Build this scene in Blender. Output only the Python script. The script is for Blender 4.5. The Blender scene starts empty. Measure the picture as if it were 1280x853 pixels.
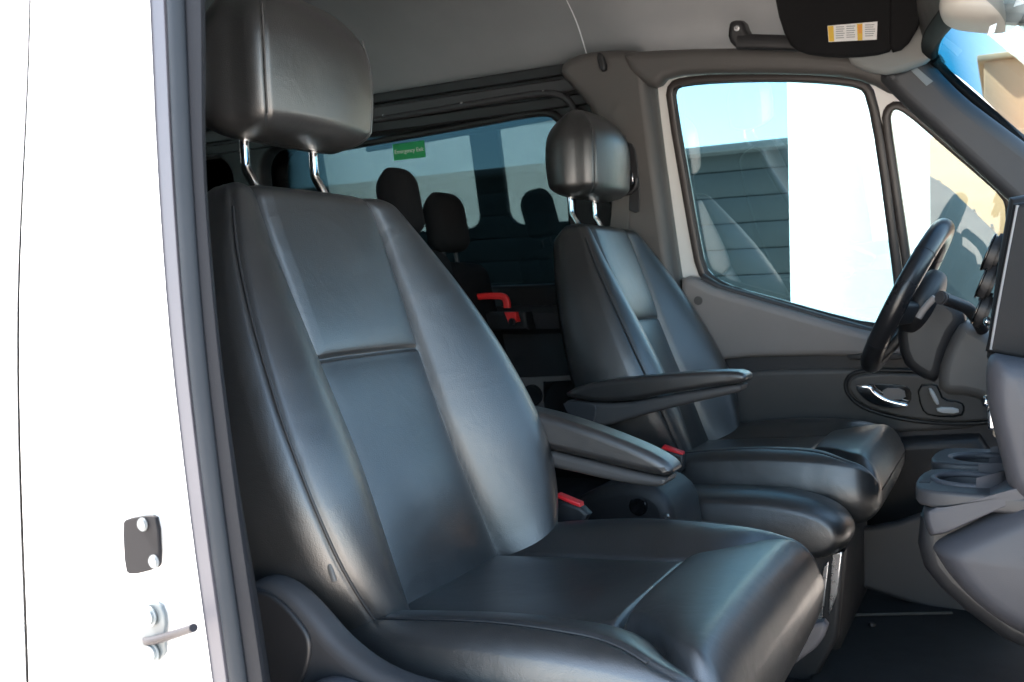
import bpy, bmesh, math, random
import numpy as np
from mathutils import Vector, Matrix
random.seed(7)
SC = bpy.context.scene
COL = SC.collection

# ------------------------------------------------------------------ camera
FPX = 1160.0
YAW, PITCH, ROLL = [math.radians(a) for a in (28.3, 3.06, -1.87)]
EYE = np.array([0.0, 0.0, 1.5])
_d = np.array([-math.sin(YAW)*math.cos(PITCH), math.cos(YAW)*math.cos(PITCH), -math.sin(PITCH)])
_r0 = np.array([math.cos(YAW), math.sin(YAW), 0.0]); _u0 = np.cross(_r0, _d)
_r = math.cos(ROLL)*_r0 + math.sin(ROLL)*_u0
_u = -math.sin(ROLL)*_r0 + math.cos(ROLL)*_u0
cam = bpy.data.cameras.new("camera"); co = bpy.data.objects.new("camera", cam); COL.objects.link(co)
co.matrix_world = Matrix(((_r[0], _u[0], -_d[0], EYE[0]), (_r[1], _u[1], -_d[1], EYE[1]), (_r[2], _u[2], -_d[2], EYE[2]), (0, 0, 0, 1)))
cam.sensor_width = 36.0; cam.lens = FPX/1280*36.0; cam.clip_start = 0.02; cam.clip_end = 3000
cam.dof.use_dof = True; cam.dof.focus_distance = 1.25; cam.dof.aperture_fstop = 13
SC.camera = co

# ------------------------------------------------------------------ sky, sun, exposure
SUN_EL, SUN_AZ = math.radians(50), math.radians(262)     # azimuth measured clockwise from +Y; the sun stands behind the van, on the open-door side
w = bpy.data.worlds.new("World"); SC.world = w; w.use_nodes = True
nt = w.node_tree; bg = nt.nodes["Background"]
sky = nt.nodes.new("ShaderNodeTexSky"); sky.sky_type = 'NISHITA'; sky.sun_disc = False
sky.sun_elevation = SUN_EL; sky.sun_rotation = SUN_AZ; sky.air_density = 1.0; sky.dust_density = 1.1; sky.ozone_density = 1.0
hs = nt.nodes.new("ShaderNodeHueSaturation"); hs.inputs["Hue"].default_value = .485; hs.inputs["Saturation"].default_value = .85   # white balance of the whole sky
nt.links.new(sky.outputs[0], hs.inputs["Color"]); nt.links.new(hs.outputs[0], bg.inputs[0]); bg.inputs[1].default_value = 0.13
sl = bpy.data.lights.new("sun", 'SUN'); sl.energy = 5.0; sl.angle = math.radians(0.6); sl.color = (1.0, 0.93, 0.84)
so = bpy.data.objects.new("sun", sl); COL.objects.link(so)
sdir = Vector((math.sin(SUN_AZ)*math.cos(SUN_EL), math.cos(SUN_AZ)*math.cos(SUN_EL), math.sin(SUN_EL)))
so.rotation_euler = (-sdir).to_track_quat('-Z', 'Y').to_euler(); so.location = sdir*30
vs = SC.view_settings; vs.view_transform = 'Standard'; vs.look = 'None'; vs.exposure = 3.12; vs.gamma = 1.0; vs.use_curve_mapping = False
SC.cycles.use_denoising = True; SC.cycles.max_bounces = 10; SC.cycles.diffuse_bounces = 5; SC.cycles.glossy_bounces = 5
SC.cycles.transparent_max_bounces = 16; SC.cycles.caustics_reflective = False; SC.cycles.caustics_refractive = False

# ------------------------------------------------------------------ helpers: measuring
def ray(px, py): return _d + _r*(px-640)/FPX - _u*(py-426.5)/FPX
class Plane:
    """A leaning wall plane Y = y0 - k (Z - z0); local axes: +X, up the wall, out towards the cabin side (-Y)."""
    def __init__(s, y0, k=0.0, z0=1.4):
        n = math.hypot(1, k)
        s.o = np.array([0.0, y0, z0]); s.ex = np.array([1.0, 0, 0]); s.ey = np.array([0, -k, 1])/n; s.ez = np.array([0, -1, -k])/n
    def pt(s, px, py):
        v = ray(px, py); return EYE + v*((s.o-EYE) @ s.ez/(v @ s.ez))
    def uv(s, px, py):
        p = s.pt(px, py)-s.o; return (p @ s.ex, p @ s.ey)
    def mat(s, lift=0.0):
        o = s.o + s.ez*lift
        return Matrix([[s.ex[i], s.ey[i], s.ez[i], o[i]] for i in range(3)] + [[0, 0, 0, 1]])
    def wp(s, u, v, h=0.0): return s.o + s.ex*u + s.ey*v + s.ez*h
class XPlane:
    """A plane X = x0 facing the rear (-X); local axes: -Y, up, -X."""
    def __init__(s, x0):
        s.o = np.array([x0, 0, 0.0]); s.ex = np.array([0, -1.0, 0]); s.ey = np.array([0, 0, 1.0]); s.ez = np.array([-1.0, 0, 0])
    pt = Plane.pt; uv = Plane.uv; mat = Plane.mat; wp = Plane.wp
class ZPlane:
    def __init__(s, z0):
        s.o = np.array([0, 0, z0]); s.ex = np.array([1.0, 0, 0]); s.ey = np.array([0, 1.0, 0]); s.ez = np.array([0, 0, 1.0])
    pt = Plane.pt; uv = Plane.uv; mat = Plane.mat; wp = Plane.wp

def chaikin(p, n=2, closed=True):
    for _ in range(n):
        q = []; m = len(p)
        rng = range(m) if closed else range(m-1)
        if not closed: q.append(p[0])
        for i in rng:
            a, b = p[i], p[(i+1) % m]
            q.append(tuple(.75*x+.25*y for x, y in zip(a, b))); q.append(tuple(.25*x+.75*y for x, y in zip(a, b)))
        if not closed: q.append(p[-1])
        p = q
    return p
def interp(x, xs, ys): return np.interp(x, xs, ys)
def smooth_interp(x, xs, ys):
    """monotone cubic (Catmull style) interpolation"""
    xs = np.array(xs, float); ys = np.array(ys, float); m = np.gradient(ys, xs)
    x = np.clip(np.asarray(x, float), xs[0], xs[-1]); i = np.clip(np.searchsorted(xs, x)-1, 0, len(xs)-2)
    h = xs[i+1]-xs[i]; t = (x-xs[i])/h
    return (2*t**3-3*t**2+1)*ys[i] + (t**3-2*t**2+t)*h*m[i] + (-2*t**3+3*t**2)*ys[i+1] + (t**3-t**2)*h*m[i+1]

def rrect(x0, x1, y0, y1, r, n=5):
    o = []
    for cx, cy, a0 in ((x1-r, y1-r, 0), (x0+r, y1-r, 90), (x0+r, y0+r, 180), (x1-r, y0+r, 270)):
        for k in range(n+1):
            a = math.radians(a0+90*k/n); o.append((cx+r*math.cos(a), cy+r*math.sin(a)))
    return o

# ------------------------------------------------------------------ helpers: objects
def tag(o, label, cat, group=None, kind=None):
    if label: o["label"] = label
    if cat: o["category"] = cat
    if group: o["group"] = group
    if kind: o["kind"] = kind
    return o
def thing(name, label, cat, loc=(0, 0, 0), group=None):
    o = bpy.data.objects.new(name, None); COL.objects.link(o); o.location = loc; o.empty_display_size = .05
    return tag(o, label, cat, group)
def adopt(o, parent):
    if parent is not None:
        o.parent = parent
        o.matrix_parent_inverse = Matrix.Translation(world_loc(parent)).inverted()
    return o
def world_loc(o):
    # Empties are only moved, meshes stay at the identity: the offset of the topmost Empty is the whole transform
    while o.parent is not None: o = o.parent
    return o.location.copy() if o.type == 'EMPTY' else Vector((0, 0, 0))
def link(name, me, mat, parent=None, smooth=40):
    if mat is not None: me.materials.append(mat)
    if smooth is not None:
        me.polygons.foreach_set("use_smooth", [True]*len(me.polygons)); me.set_sharp_from_angle(angle=math.radians(smooth))
    o = bpy.data.objects.new(name, me); COL.objects.link(o)
    if parent is not None:
        o.parent = parent
        top = parent
        while top.parent is not None: top = top.parent
        if parent is top: o.matrix_parent_inverse = Matrix.Translation(top.location).inverted()
    return o
def from_bm(name, bm, mat, parent=None, smooth=40):
    bmesh.ops.recalc_face_normals(bm, faces=bm.faces)
    me = bpy.data.meshes.new(name); bm.to_mesh(me); bm.free()
    return link(name, me, mat, parent, smooth)
def plate(name, mat, parent, plane, outer, holes=(), th=.02, bev=.004, lift=0.0, px=True, rounds=0, hrounds=0, res=3, smooth=50):
    """A slab with a rounded edge whose outline lies in a real plane; th is its thickness towards the cabin."""
    cu = bpy.data.curves.new(name, 'CURVE'); cu.dimensions = '2D'; cu.fill_mode = 'BOTH'
    cu.bevel_depth = bev; cu.bevel_resolution = res; cu.extrude = max(th/2-bev, 0.0002); cu.offset = -bev
    def ring(pts, n):
        if px: pts = [plane.uv(*p) for p in pts]
        if n: pts = chaikin(list(pts), n)
        a = sum(p[0]*q[1]-q[0]*p[1] for p, q in zip(pts, pts[1:]+pts[:1]))
        return pts, a
    o_, a0 = ring(list(outer), rounds)
    if a0 < 0: o_ = o_[::-1]
    rings = [o_]
    for h in holes:
        h_, a1 = ring(list(h), hrounds)
        if a1 > 0: h_ = h_[::-1]
        rings.append(h_)
    for r_ in rings:
        sp = cu.splines.new('POLY'); sp.points.add(len(r_)-1); sp.use_cyclic_u = True
        for k, p in enumerate(r_): sp.points[k].co = (p[0], p[1], 0, 1)
    tmp = bpy.data.objects.new("tmp", cu); COL.objects.link(tmp)
    me = bpy.data.meshes.new_from_object(tmp); bpy.data.objects.remove(tmp); bpy.data.curves.remove(cu)
    me.materials.clear(); me.name = name
    me.transform(plane.mat(lift+th/2))
    return link(name, me, mat, parent, smooth)
def tube(name, mat, parent, pts, r, closed=False, seg=12, rounds=0, sq=None, up=None, r_list=None):
    """A tube (or with sq=(a,b) a rounded strip) swept along 3D points."""
    pts = [tuple(p) for p in pts]
    if rounds: pts = chaikin(pts, rounds, closed)
    P = np.array(pts, float); n = len(P)
    if closed: T = np.roll(P, -1, 0)-np.roll(P, 1, 0)
    else: T = np.gradient(P, axis=0)
    T /= np.linalg.norm(T, axis=1)[:, None]+1e-12
    U = np.array(up if up is not None else (0.03, -0.99, 0.02), float)
    bm = bmesh.new(); rings = []
    for i in range(n):
        nn = U - T[i]*(U @ T[i]); nn /= np.linalg.norm(nn)+1e-9; bb = np.cross(T[i], nn)
        rr = r if r_list is None else r_list[i]
        ring = []
        for k in range(seg):
            a = 2*math.pi*k/seg; c, s_ = math.cos(a), math.sin(a)
            if sq is not None:
                c = math.copysign(abs(c)**.5, c)*sq[0]; s_ = math.copysign(abs(s_)**.5, s_)*sq[1]
            else: c *= rr; s_ *= rr
            ring.append(bm.verts.new(P[i]+nn*c+bb*s_))
        rings.append(ring)
    for i in range(n if closed else n-1):
        a, b = rings[i], rings[(i+1) % n]
        for k in range(seg): bm.faces.new((a[k], a[(k+1) % seg], b[(k+1) % seg], b[k]))
    if not closed: bm.faces.new(rings[0][::-1]); bm.faces.new(rings[-1])
    return from_bm(name, bm, mat, parent, 60)
def pillow(name, mat, parent, plane, outer, th=.05, edge=.03, lift=0.0, rounds=2, n=9, crown=.006):
    """A swelling cover: the outline is raised by th and rounds over within edge (a real inset towards the middle)."""
    pts = chaikin([plane.uv(*p) for p in outer], rounds); P = np.array(pts)
    A = sum(p[0]*q[1]-q[0]*p[1] for p, q in zip(pts, pts[1:]+pts[:1]))
    if A < 0: P = P[::-1]
    # resample evenly, inner rings by averaging: each inset step moves along smoothed inward normals
    d_ = np.linalg.norm(np.roll(P, -1, 0)-P, axis=1); c_ = np.concatenate([[0], np.cumsum(d_)]); m = 96
    t_ = np.linspace(0, c_[-1], m, endpoint=False); Q = np.concatenate([P, P[:1]])
    P = np.stack([np.interp(t_, c_, Q[:, k]) for k in (0, 1)], 1); C = P.mean(0)
    size = np.abs(P-C).max(0)
    rings = [np.c_[P, np.zeros(m)]]
    for k in range(1, n+1):
        a = math.pi/2*k/n; ins = edge*(1-math.cos(a)); f = np.clip(1-ins/size, .15, 1)
        R = C+(P-C)*f
        rings.append(np.c_[R, np.full(m, th*.35+th*.65*math.sin(a))])
    base = rings[-1]
    for f in (.75, .5, .25, .08):
        rings.append(np.c_[C+(base[:, :2]-C)*f, np.full(m, th+crown*(1-f*f))])
    V = [tuple(plane.wp(p[0], p[1], lift+p[2])) for r_ in rings for p in r_]
    F = [(i*m+j, i*m+(j+1) % m, (i+1)*m+(j+1) % m, (i+1)*m+j) for i in range(len(rings)-1) for j in range(m)]
    F.append(tuple(range((len(rings)-1)*m, len(rings)*m))); F.append(tuple(range(m))[::-1])
    me = bpy.data.meshes.new(name); me.from_pydata(V, [], F); me.update()
    return link(name, me, mat, parent, 70)
def box(name, mat, parent, c, size, bev=.003, rot=None, seg=2):
    bm = bmesh.new(); bmesh.ops.create_cube(bm, size=1.0)
    bmesh.ops.scale(bm, vec=size, verts=bm.verts)
    if bev: bmesh.ops.bevel(bm, geom=list(bm.edges), offset=bev, segments=seg, profile=.5, affect='EDGES')
    if rot is not None: bmesh.ops.rotate(bm, cent=(0, 0, 0), matrix=rot, verts=bm.verts)
    bmesh.ops.translate(bm, vec=c, verts=bm.verts)
    return from_bm(name, bm, mat, parent, 50)
def disc(name, mat, parent, c, axis, r, h, bev=.001, seg=32, r2=None):
    bm = bmesh.new(); bmesh.ops.create_cone(bm, cap_ends=True, segments=seg, radius1=r, radius2=r if r2 is None else r2, depth=h)
    if bev: bmesh.ops.bevel(bm, geom=[e for e in bm.edges if abs(e.verts[0].co.z-e.verts[1].co.z) < 1e-6], offset=bev, segments=2, affect='EDGES')
    bmesh.ops.rotate(bm, cent=(0, 0, 0), matrix=Vector((0, 0, 1)).rotation_difference(Vector(axis)).to_matrix(), verts=bm.verts)
    bmesh.ops.translate(bm, vec=c, verts=bm.verts)
    return from_bm(name, bm, mat, parent, 50)
def grid_mesh(name, mat, parent, V, smooth=60):
    """a sheet from an array V[i][j] of points"""
    V = np.asarray(V, float); a, b = V.shape[:2]
    F = [(i*b+j, (i+1)*b+j, (i+1)*b+j+1, i*b+j+1) for i in range(a-1) for j in range(b-1)]
    me = bpy.data.meshes.new(name); me.from_pydata(V.reshape(-1, 3).tolist(), [], F); me.update()
    return link(name, me, mat, parent, smooth)
def lettering(name, text, size, mat, parent, plane, u, v, lift, th=.0006, align='CENTER'):
    cu = bpy.data.curves.new(name, 'FONT'); cu.body = text; cu.size = size; cu.align_x = align; cu.align_y = 'CENTER'; cu.extrude = th/2
    tmp = bpy.data.objects.new("tmp", cu); COL.objects.link(tmp)
    me = bpy.data.meshes.new_from_object(tmp); bpy.data.objects.remove(tmp); bpy.data.curves.remove(cu)
    me.materials.clear(); me.name = name
    me.transform(plane.mat(lift) @ Matrix.Translation((u, v, 0)))
    return link(name, me, mat, parent, None)

# ------------------------------------------------------------------ materials
def mat(name, col, rough=.5, metal=0.0, spec=.5, bump=0.0, bscale=400.0, kind='noise', var=.0, vscale=6.0, rvar=.0, coat=0.0, sheen=0.0, col2=None):
    m = bpy.data.materials.new(name); m.use_nodes = True; t = m.node_tree; b = t.nodes["Principled BSDF"]
    b.inputs["Base Color"].default_value = (*col, 1); b.inputs["Roughness"].default_value = rough; b.inputs["Metallic"].default_value = metal
    b.inputs["Specular IOR Level"].default_value = spec; b.inputs["Coat Weight"].default_value = coat
    if sheen: b.inputs["Sheen Weight"].default_value = sheen; b.inputs["Sheen Roughness"].default_value = .4
    tc = t.nodes.new("ShaderNodeTexCoord")
    if var or rvar:
        n = t.nodes.new("ShaderNodeTexNoise"); n.inputs["Scale"].default_value = vscale; n.inputs["Detail"].default_value = 6; n.inputs["Roughness"].default_value = .62
        t.links.new(tc.outputs["Object"], n.inputs["Vector"])
        if var:
            mx = t.nodes.new("ShaderNodeMix"); mx.data_type = 'RGBA'
            c2 = col2 or tuple(c*(1+var) for c in col); c1 = tuple(max(c*(1-var), 0) for c in col)
            mx.inputs[6].default_value = (*c1, 1); mx.inputs[7].default_value = (*c2, 1)
            rp = t.nodes.new("ShaderNodeMapRange"); rp.inputs[1].default_value = .3; rp.inputs[2].default_value = .7
            t.links.new(n.outputs["Fac"], rp.inputs[0]); t.links.new(rp.outputs[0], mx.inputs[0]); t.links.new(mx.outputs[2], b.inputs["Base Color"])
        if rvar:
            rr = t.nodes.new("ShaderNodeMapRange"); rr.inputs[1].default_value = .3; rr.inputs[2].default_value = .7
            rr.inputs[3].default_value = max(rough-rvar, .02); rr.inputs[4].default_value = min(rough+rvar, 1)
            t.links.new(n.outputs["Fac"], rr.inputs[0]); t.links.new(rr.outputs[0], b.inputs["Roughness"])
    if bump:
        if kind == 'noise':
            x = t.nodes.new("ShaderNodeTexNoise"); x.inputs["Scale"].default_value = bscale; x.inputs["Detail"].default_value = 3; out = x.outputs["Fac"]
        else:
            x = t.nodes.new("ShaderNodeTexVoronoi"); x.inputs["Scale"].default_value = bscale; out = x.outputs["Distance"]
        t.links.new(tc.outputs["Object"], x.inputs["Vector"])
        bp = t.nodes.new("ShaderNodeBump"); bp.inputs["Strength"].default_value = bump; bp.inputs["Distance"].default_value = .0006
        t.links.new(out, bp.inputs["Height"]); t.links.new(bp.outputs["Normal"], b.inputs["Normal"])
    return m
def leather_mat(name, col, rough):
    """Grained upholstery leather: fine pebbles, broad soft wrinkles, slightly uneven gloss."""
    m = mat(name, col, rough, spec=1.0, coat=.5, bump=.35, bscale=900, kind='voronoi', rvar=.05, vscale=9, var=.18)
    t = m.node_tree; b = t.nodes["Principled BSDF"]; b.inputs["Coat Roughness"].default_value = .30
    bp1 = [n for n in t.nodes if n.type == 'BUMP'][0]
    tc = [n for n in t.nodes if n.type == 'TEX_COORD'][0]
    n2 = t.nodes.new("ShaderNodeTexNoise"); n2.inputs["Scale"].default_value = 16; n2.inputs["Detail"].default_value = 4; n2.inputs["Distortion"].default_value = .6
    t.links.new(tc.outputs["Object"], n2.inputs["Vector"])
    bp2 = t.nodes.new("ShaderNodeBump"); bp2.inputs["Strength"].default_value = .3; bp2.inputs["Distance"].default_value = .006
    t.links.new(n2.outputs["Fac"], bp2.inputs["Height"]); t.links.new(bp2.outputs["Normal"], bp1.inputs["Normal"])
    return m
def glass_mat(name, tint, ior=1.5, refl=1.0, band=None):
    """A thin pane: straight tinted transmission plus a mirror reflection that grows towards grazing angles."""
    m = bpy.data.materials.new(name); m.use_nodes = True; t = m.node_tree; t.nodes.clear()
    out = t.nodes.new("ShaderNodeOutputMaterial"); tr = t.nodes.new("ShaderNodeBsdfTransparent"); gl = t.nodes.new("ShaderNodeBsdfGlossy")
    fr = t.nodes.new("ShaderNodeFresnel"); fr.inputs[0].default_value = ior; mx = t.nodes.new("ShaderNodeMixShader")
    ml = t.nodes.new("ShaderNodeMath"); ml.operation = 'MULTIPLY'; ml.inputs[1].default_value = refl; ml.use_clamp = True
    tr.inputs[0].default_value = (*tint, 1); gl.inputs["Roughness"].default_value = 0.0
    t.links.new(fr.outputs[0], ml.inputs[0]); t.links.new(ml.outputs[0], mx.inputs[0]); t.links.new(tr.outputs[0], mx.inputs[1]); t.links.new(gl.outputs[0], mx.inputs[2])
    t.links.new(mx.outputs[0], out.inputs[0])
    if band:
        z0, z1, c = band
        tc = t.nodes.new("ShaderNodeTexCoord"); sx = t.nodes.new("ShaderNodeSeparateXYZ"); mr = t.nodes.new("ShaderNodeMapRange")
        mr.inputs[1].default_value = z0; mr.inputs[2].default_value = z1
        mc = t.nodes.new("ShaderNodeMix"); mc.data_type = 'RGBA'; mc.inputs[6].default_value = (*tint, 1); mc.inputs[7].default_value = (*c, 1)
        t.links.new(tc.outputs["Object"], sx.inputs[0]); t.links.new(sx.outputs[2], mr.inputs[0]); t.links.new(mr.outputs[0], mc.inputs[0]); t.links.new(mc.outputs[2], tr.inputs[0])
    return m

LEATHER = leather_mat("black leather", (.018, .0182, .0190), .38)
ARM_SHELL = mat('dark grey arm shell', (.065, .062, .062), .5, bump=.3, bscale=1200)
CLOTH = mat('black seat cloth', (.010, .010, .011), .9, spec=.15, bump=.5, bscale=900)
LEATHER_ARM = leather_mat("armrest leather", (.022, .020, .020), .38)
PIPING = mat("black welt", (.02, .02, .022), .5)
STITCH = mat("dark thread", (.05, .05, .052), .7)
PL_BLACK = mat("black grained plastic", (.016, .016, .018), .5, bump=.25, bscale=1300, rvar=.06)
VISOR = mat("matt black visor", (.010, .010, .011), .85, spec=.2, bump=.3, bscale=1200)
PL_DARK = mat("charcoal grained plastic", (.042, .042, .046), .5, bump=.3, bscale=1200, rvar=.06, var=.1)
PL_GREY = mat("grey grained plastic", (.235, .214, .207), .55, bump=.3, bscale=1200, rvar=.06, var=.06)
PL_PILLAR = mat("warm grey plastic", (.088, .082, .079), .52, bump=.3, bscale=1200, rvar=.06, var=.06)
PL_DASH = mat("blue grey plastic", (.066, .066, .076), .55, bump=.35, bscale=1000, rvar=.06, var=.08)
LINER = mat("grey headliner cloth", (.25, .26, .275), .92, bump=.5, bscale=1500, spec=.2, var=.05)
LINER_LIGHT = mat("light grey trim", (.26, .265, .26), .75, bump=.3, bscale=1200, var=.05)
PAINT = mat("white paint", (.82, .82, .83), .32, coat=.6, rvar=.04)
PAINT_IN = mat("white inner paint", (.78, .77, .75), .4, coat=.3, rvar=.05)
RUBBER = mat("black rubber", (.02, .02, .021), .55, rvar=.08, vscale=12)
RUBBER_GREY = mat("weathered rubber", (.014, .0185, .025), .6, spec=.2, rvar=.08, vscale=12)
TRIM_STRIP = mat("grey sill trim", (.010, .0112, .0145), .65, spec=.15, bump=.2, bscale=1000)
FLANGE = mat("primer grey paint", (.07, .07, .085), .4)
CHROME = mat("polished chrome", (.85, .85, .86), .08, metal=1.0)
SATIN = mat("satin silver", (.72, .72, .74), .28, metal=1.0, rvar=.05, vscale=40)
STEEL = mat("zinc plated steel", (.12, .12, .135), .45, metal=1.0, rvar=.1, vscale=60)
GLOSS_BLACK = mat("gloss black", (.008, .008, .009), .08, coat=.5)
RED = mat("red plastic", (.82, .03, .03), .4)
RED_B = mat("red buckle button", (.70, .022, .028), .42)
GREEN = mat("green sticker", (.015, .40, .12), .5)
WHITE_INK = mat("white ink", (.85, .86, .86), .6)
PAPER = mat("white sticker paper", (.78, .78, .78), .55)
YELLOW = mat("yellow print", (.75, .47, .03), .55)
ORANGE = mat("orange print", (.78, .30, .03), .55)
GREY_INK = mat("grey print", (.30, .32, .33), .6)
BELT = mat("grey belt webbing", (.10, .095, .09), .7, bump=.6, bscale=1800)
CARPET = mat("black floor mat", (.012, .012, .013), .8, bump=1.0, bscale=500, var=.4, vscale=14)
DUST = mat("scuffed dust", (.06, .058, .055), .9)
MIRROR_SHELL = mat("pale grey shell", (.33, .315, .29), .5, bump=.2, bscale=1200)
TAG = mat("pale plastic tag", (.20, .22, .23), .5)
SWITCH = mat("silver white switch", (.62, .62, .62), .35)
TAG_DIM = mat("grey fabric tag", (.10, .10, .10), .7)
GLASS = glass_mat("clear window glass", (.53, .70, .74), refl=4.2)
GLASS_QUARTER = glass_mat("clear quarter glass", (.62, .72, .72), refl=1.1)
GLASS_DARK = glass_mat("privacy glass", (.10, .145, .16), refl=2.4)
GLASS_SHIELD = glass_mat("windshield glass", (.86, .92, .92), band=(1.70, 1.90, (.025, .19, .30)))
FRIT = mat("black ceramic edge", (.006, .006, .007), .7, spec=.2)
CONCRETE = mat("pale concrete", (.60, .53, .465), .85, bump=.6, bscale=30, var=.14, vscale=1.6)
SIDING = mat("grey blue siding", (.012, .017, .020), .7, var=.1, vscale=2)
TANWALL = mat("tan stucco", (.42, .25, .135), .9, bump=.6, bscale=60, var=.08, vscale=.8)
WHITEWALL = mat("white render", (.80, .80, .79), .85, bump=.3, bscale=60, var=.04)
SLATE = mat("slate blue metal", (.035, .055, .07), .45, var=.15, vscale=3)
DARKGLASS = mat("dark window", (.03, .04, .05), .1)

# ------------------------------------------------------------------ measured constants
YN, YF = .963, 1.963              # seat centre lines
YC = 1.463                        # van centre line
FLOOR_Z = .80

# ------------------------------------------------------------------ the place outside
gm = bpy.data.meshes.new("ground"); gm.from_pydata([(-400, -400, 0), (400, -400, 0), (400, 400, 0), (-400, 400, 0)], [], [(0, 1, 2, 3)])
tag(link("ground", gm, CONCRETE, None, None), None, None, kind="structure")

# siding building: separate horizontal boards in front of a wall
PB = Plane(10.0)
sb = thing("siding_building", "long grey blue building clad in horizontal boards, seen through the driver window", "building", (-6, 10.2, 0))
zt = float(PB.pt(858, 187)[2])
wx0, wx1 = float(PB.pt(1000, 180)[0]), float(Plane(9.4).pt(1154, 200)[0])
box("wall", SIDING, sb, (wx0-8.6, 13.05, zt/2-.05), (17.0, 6.0, zt-.1), .01)
for k in range(16):
    zc = zt-.14-.28*k
    if zc < .1: break
    box("board", SIDING, sb, (wx0-8.6, 10.02, zc), (17.0, .03, .272), .004, rot=Matrix.Rotation(math.radians(3), 3, 'X'))
box("roof_edge", mat("dark eave", (.05, .055, .06), .6), sb, (wx0-8.6, 12.95, zt-.06), (17.1, 6.4, .08), .01)
# white rendered building beside it
wb = thing("white_building", "narrow tall white rendered building standing between grey boards and tan walls", "building", ((wx0+wx1)/2, 9.5, 0))
box("wall", WHITEWALL, wb, ((wx0+wx1)/2, 9.8, 3.0), (wx1-wx0, .8, 6.0), .02)
box("roof", mat("grey coping", (.5, .5, .5), .7), wb, ((wx0+wx1)/2, 9.8, 6.06), (wx1-wx0+.12, .92, .12), .02)
# tan building with a low wing and a taller block
PT = Plane(17.0); tb_z = float(PT.pt(1160, 172)[2]); tb_top = float(Plane(17.5).pt(1240, 76)[2]); tb_x = float(Plane(17.5).pt(1230, 100)[0])
tb = thing("tan_building", "sunlit tan stucco building with a low wing, ahead of the van", "building", (3, 17.3, 0))
box("low_wing", TANWALL, tb, (tb_x+1.5, 20.0, tb_z/2), (9.0, 6.0, tb_z), .02)
box("tall_block", TANWALL, tb, (tb_x+5.0, 20.5, tb_top/2), (10.0, 6.0, tb_top), .02)
box("roof_coping", mat("pale coping", (.34, .25, .15), .8), tb, (tb_x+5.0, 20.5, tb_top+.05), (10.2, 6.2, .1), .02)
for k in range(3):
    wn = box("window", DARKGLASS, tb, (tb_x+2.2+2.6*k, 17.49, tb_top*.55), (1.0, .06, 1.3), .01)
    box("sill", WHITEWALL, wn, (tb_x+2.2+2.6*k, 17.44, tb_top*.55-.7), (1.2, .14, .07), .01)
# slate shed with a sloping roof
PS = Plane(13.0)
sh = thing("garden_shed", "low slate blue shed with a steep sloping roof before the tan building", "shed", (0, 13.5, 0))
s1 = [PS.pt(1140, 205), PS.pt(1188, 236), PS.pt(1250, 296)]
prof = [(s1[0][0]-.4, 0), (s1[0][0]-.4, s1[0][2]+.05), (s1[0][0], s1[0][2]), (s1[1][0], s1[1][2]), (s1[2][0], s1[2][2]), (s1[2][0]+.5, s1[2][2]-.45), (s1[2][0]+.5, 0)]
plate("wall", SLATE, sh, Plane(15.0, 0, 0), prof, th=2.0, bev=.01, px=False)
for k in range(5):
    f = (k+.5)/5; a = s1[0]*(1-f)+s1[2]*f
    tube("roof_rib", SLATE, sh, [(a[0]+.01, 13.0, a[2]+.05), (a[0]+.01, 15.0, a[2]+.01)], .018, seg=6, up=(0, 0, 1))

# ------------------------------------------------------------------ van body
van = thing("van_body", "white van body around the cab, with grey headliner and black door seals", "van", (-1.2, YC, 0))
# near door jamb: profile swept up the opening; edge position measured on the plane Y = .5
ZS = [0.35, .80, 1.209, 1.35, 1.487, 1.60, 1.727, 1.95, 2.06]
XS = [-.44, -.497, -.537, -.553, -.564, -.567, -.566, -.566, -.60]
IX = [-.40, -.447, -.484, -.502, -.515, -.519, -.512, -.512, -.55]     # inner end of the trim strip
def ex(z): return smooth_interp(z, ZS, XS)
def ix(z): return smooth_interp(z, ZS, IX)
zz = np.linspace(.36, 2.05, 60)
def bow(z): return .018*((z-1.45)/.5)**2           # body side leans in at top and bottom
def sweep(name, m, prof, parent=van, edge=ex, sm=50):
    V = [[((float(edge(z))+a)*(b+float(bow(z)))/.5, b+float(bow(z)), z) for a, b in prof] for z in zz]
    return grid_mesh(name, m, parent, V, sm)
SX = lambda z: float(seam_x(z))*(.48+float(bow(z)))/.5
seam_x = lambda z: smooth_interp(z, [.35, 1.169, 1.489, 1.751, 2.06], [-.80, -.768, -.749, -.707, -.69])
V = [[(float(seam_x(z))*(b+float(bow(z)))/.5+a, b+float(bow(z)), z) for a, b in [(-1.0, .44), (-.5, .455), (-.2, .468), (-.03, .478), (-.004, .4785), (-.0008, .481), (-.0008, .50)]] for z in zz]
grid_mesh("side_panel", PAINT, van, V)
V = [[(SX(z)+.0008+(float(ex(z))*(.5+float(bow(z)))/.5-.004-SX(z))*f, b+float(bow(z)), z) for f, b in [(0, .50), (0, .482), (.02, .479), (.2, .481), (.5, .488), (.8, .494), (.96, .4975), (1.0, .5005)]] for z in zz]
jm = grid_mesh("door_jamb", PAINT, van, V)
sweep("opening_flange", FLANGE, [(-.006, .501), (0.0, .502), (.012, .504), (.0165, .508), (.0165, .525)])
tube("door_seal", RUBBER_GREY, van, [((float(ex(z))+.0255)*(.511+float(bow(z)))/.5, .511+float(bow(z)), z) for z in zz], .0075, up=(0, -1, 0))
tube("door_seal", RUBBER, van, [((float(ex(z))+.0185)*(.517+float(bow(z)))/.5, .517+float(bow(z)), z) for z in zz], .006, up=(0, -1, 0))
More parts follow.
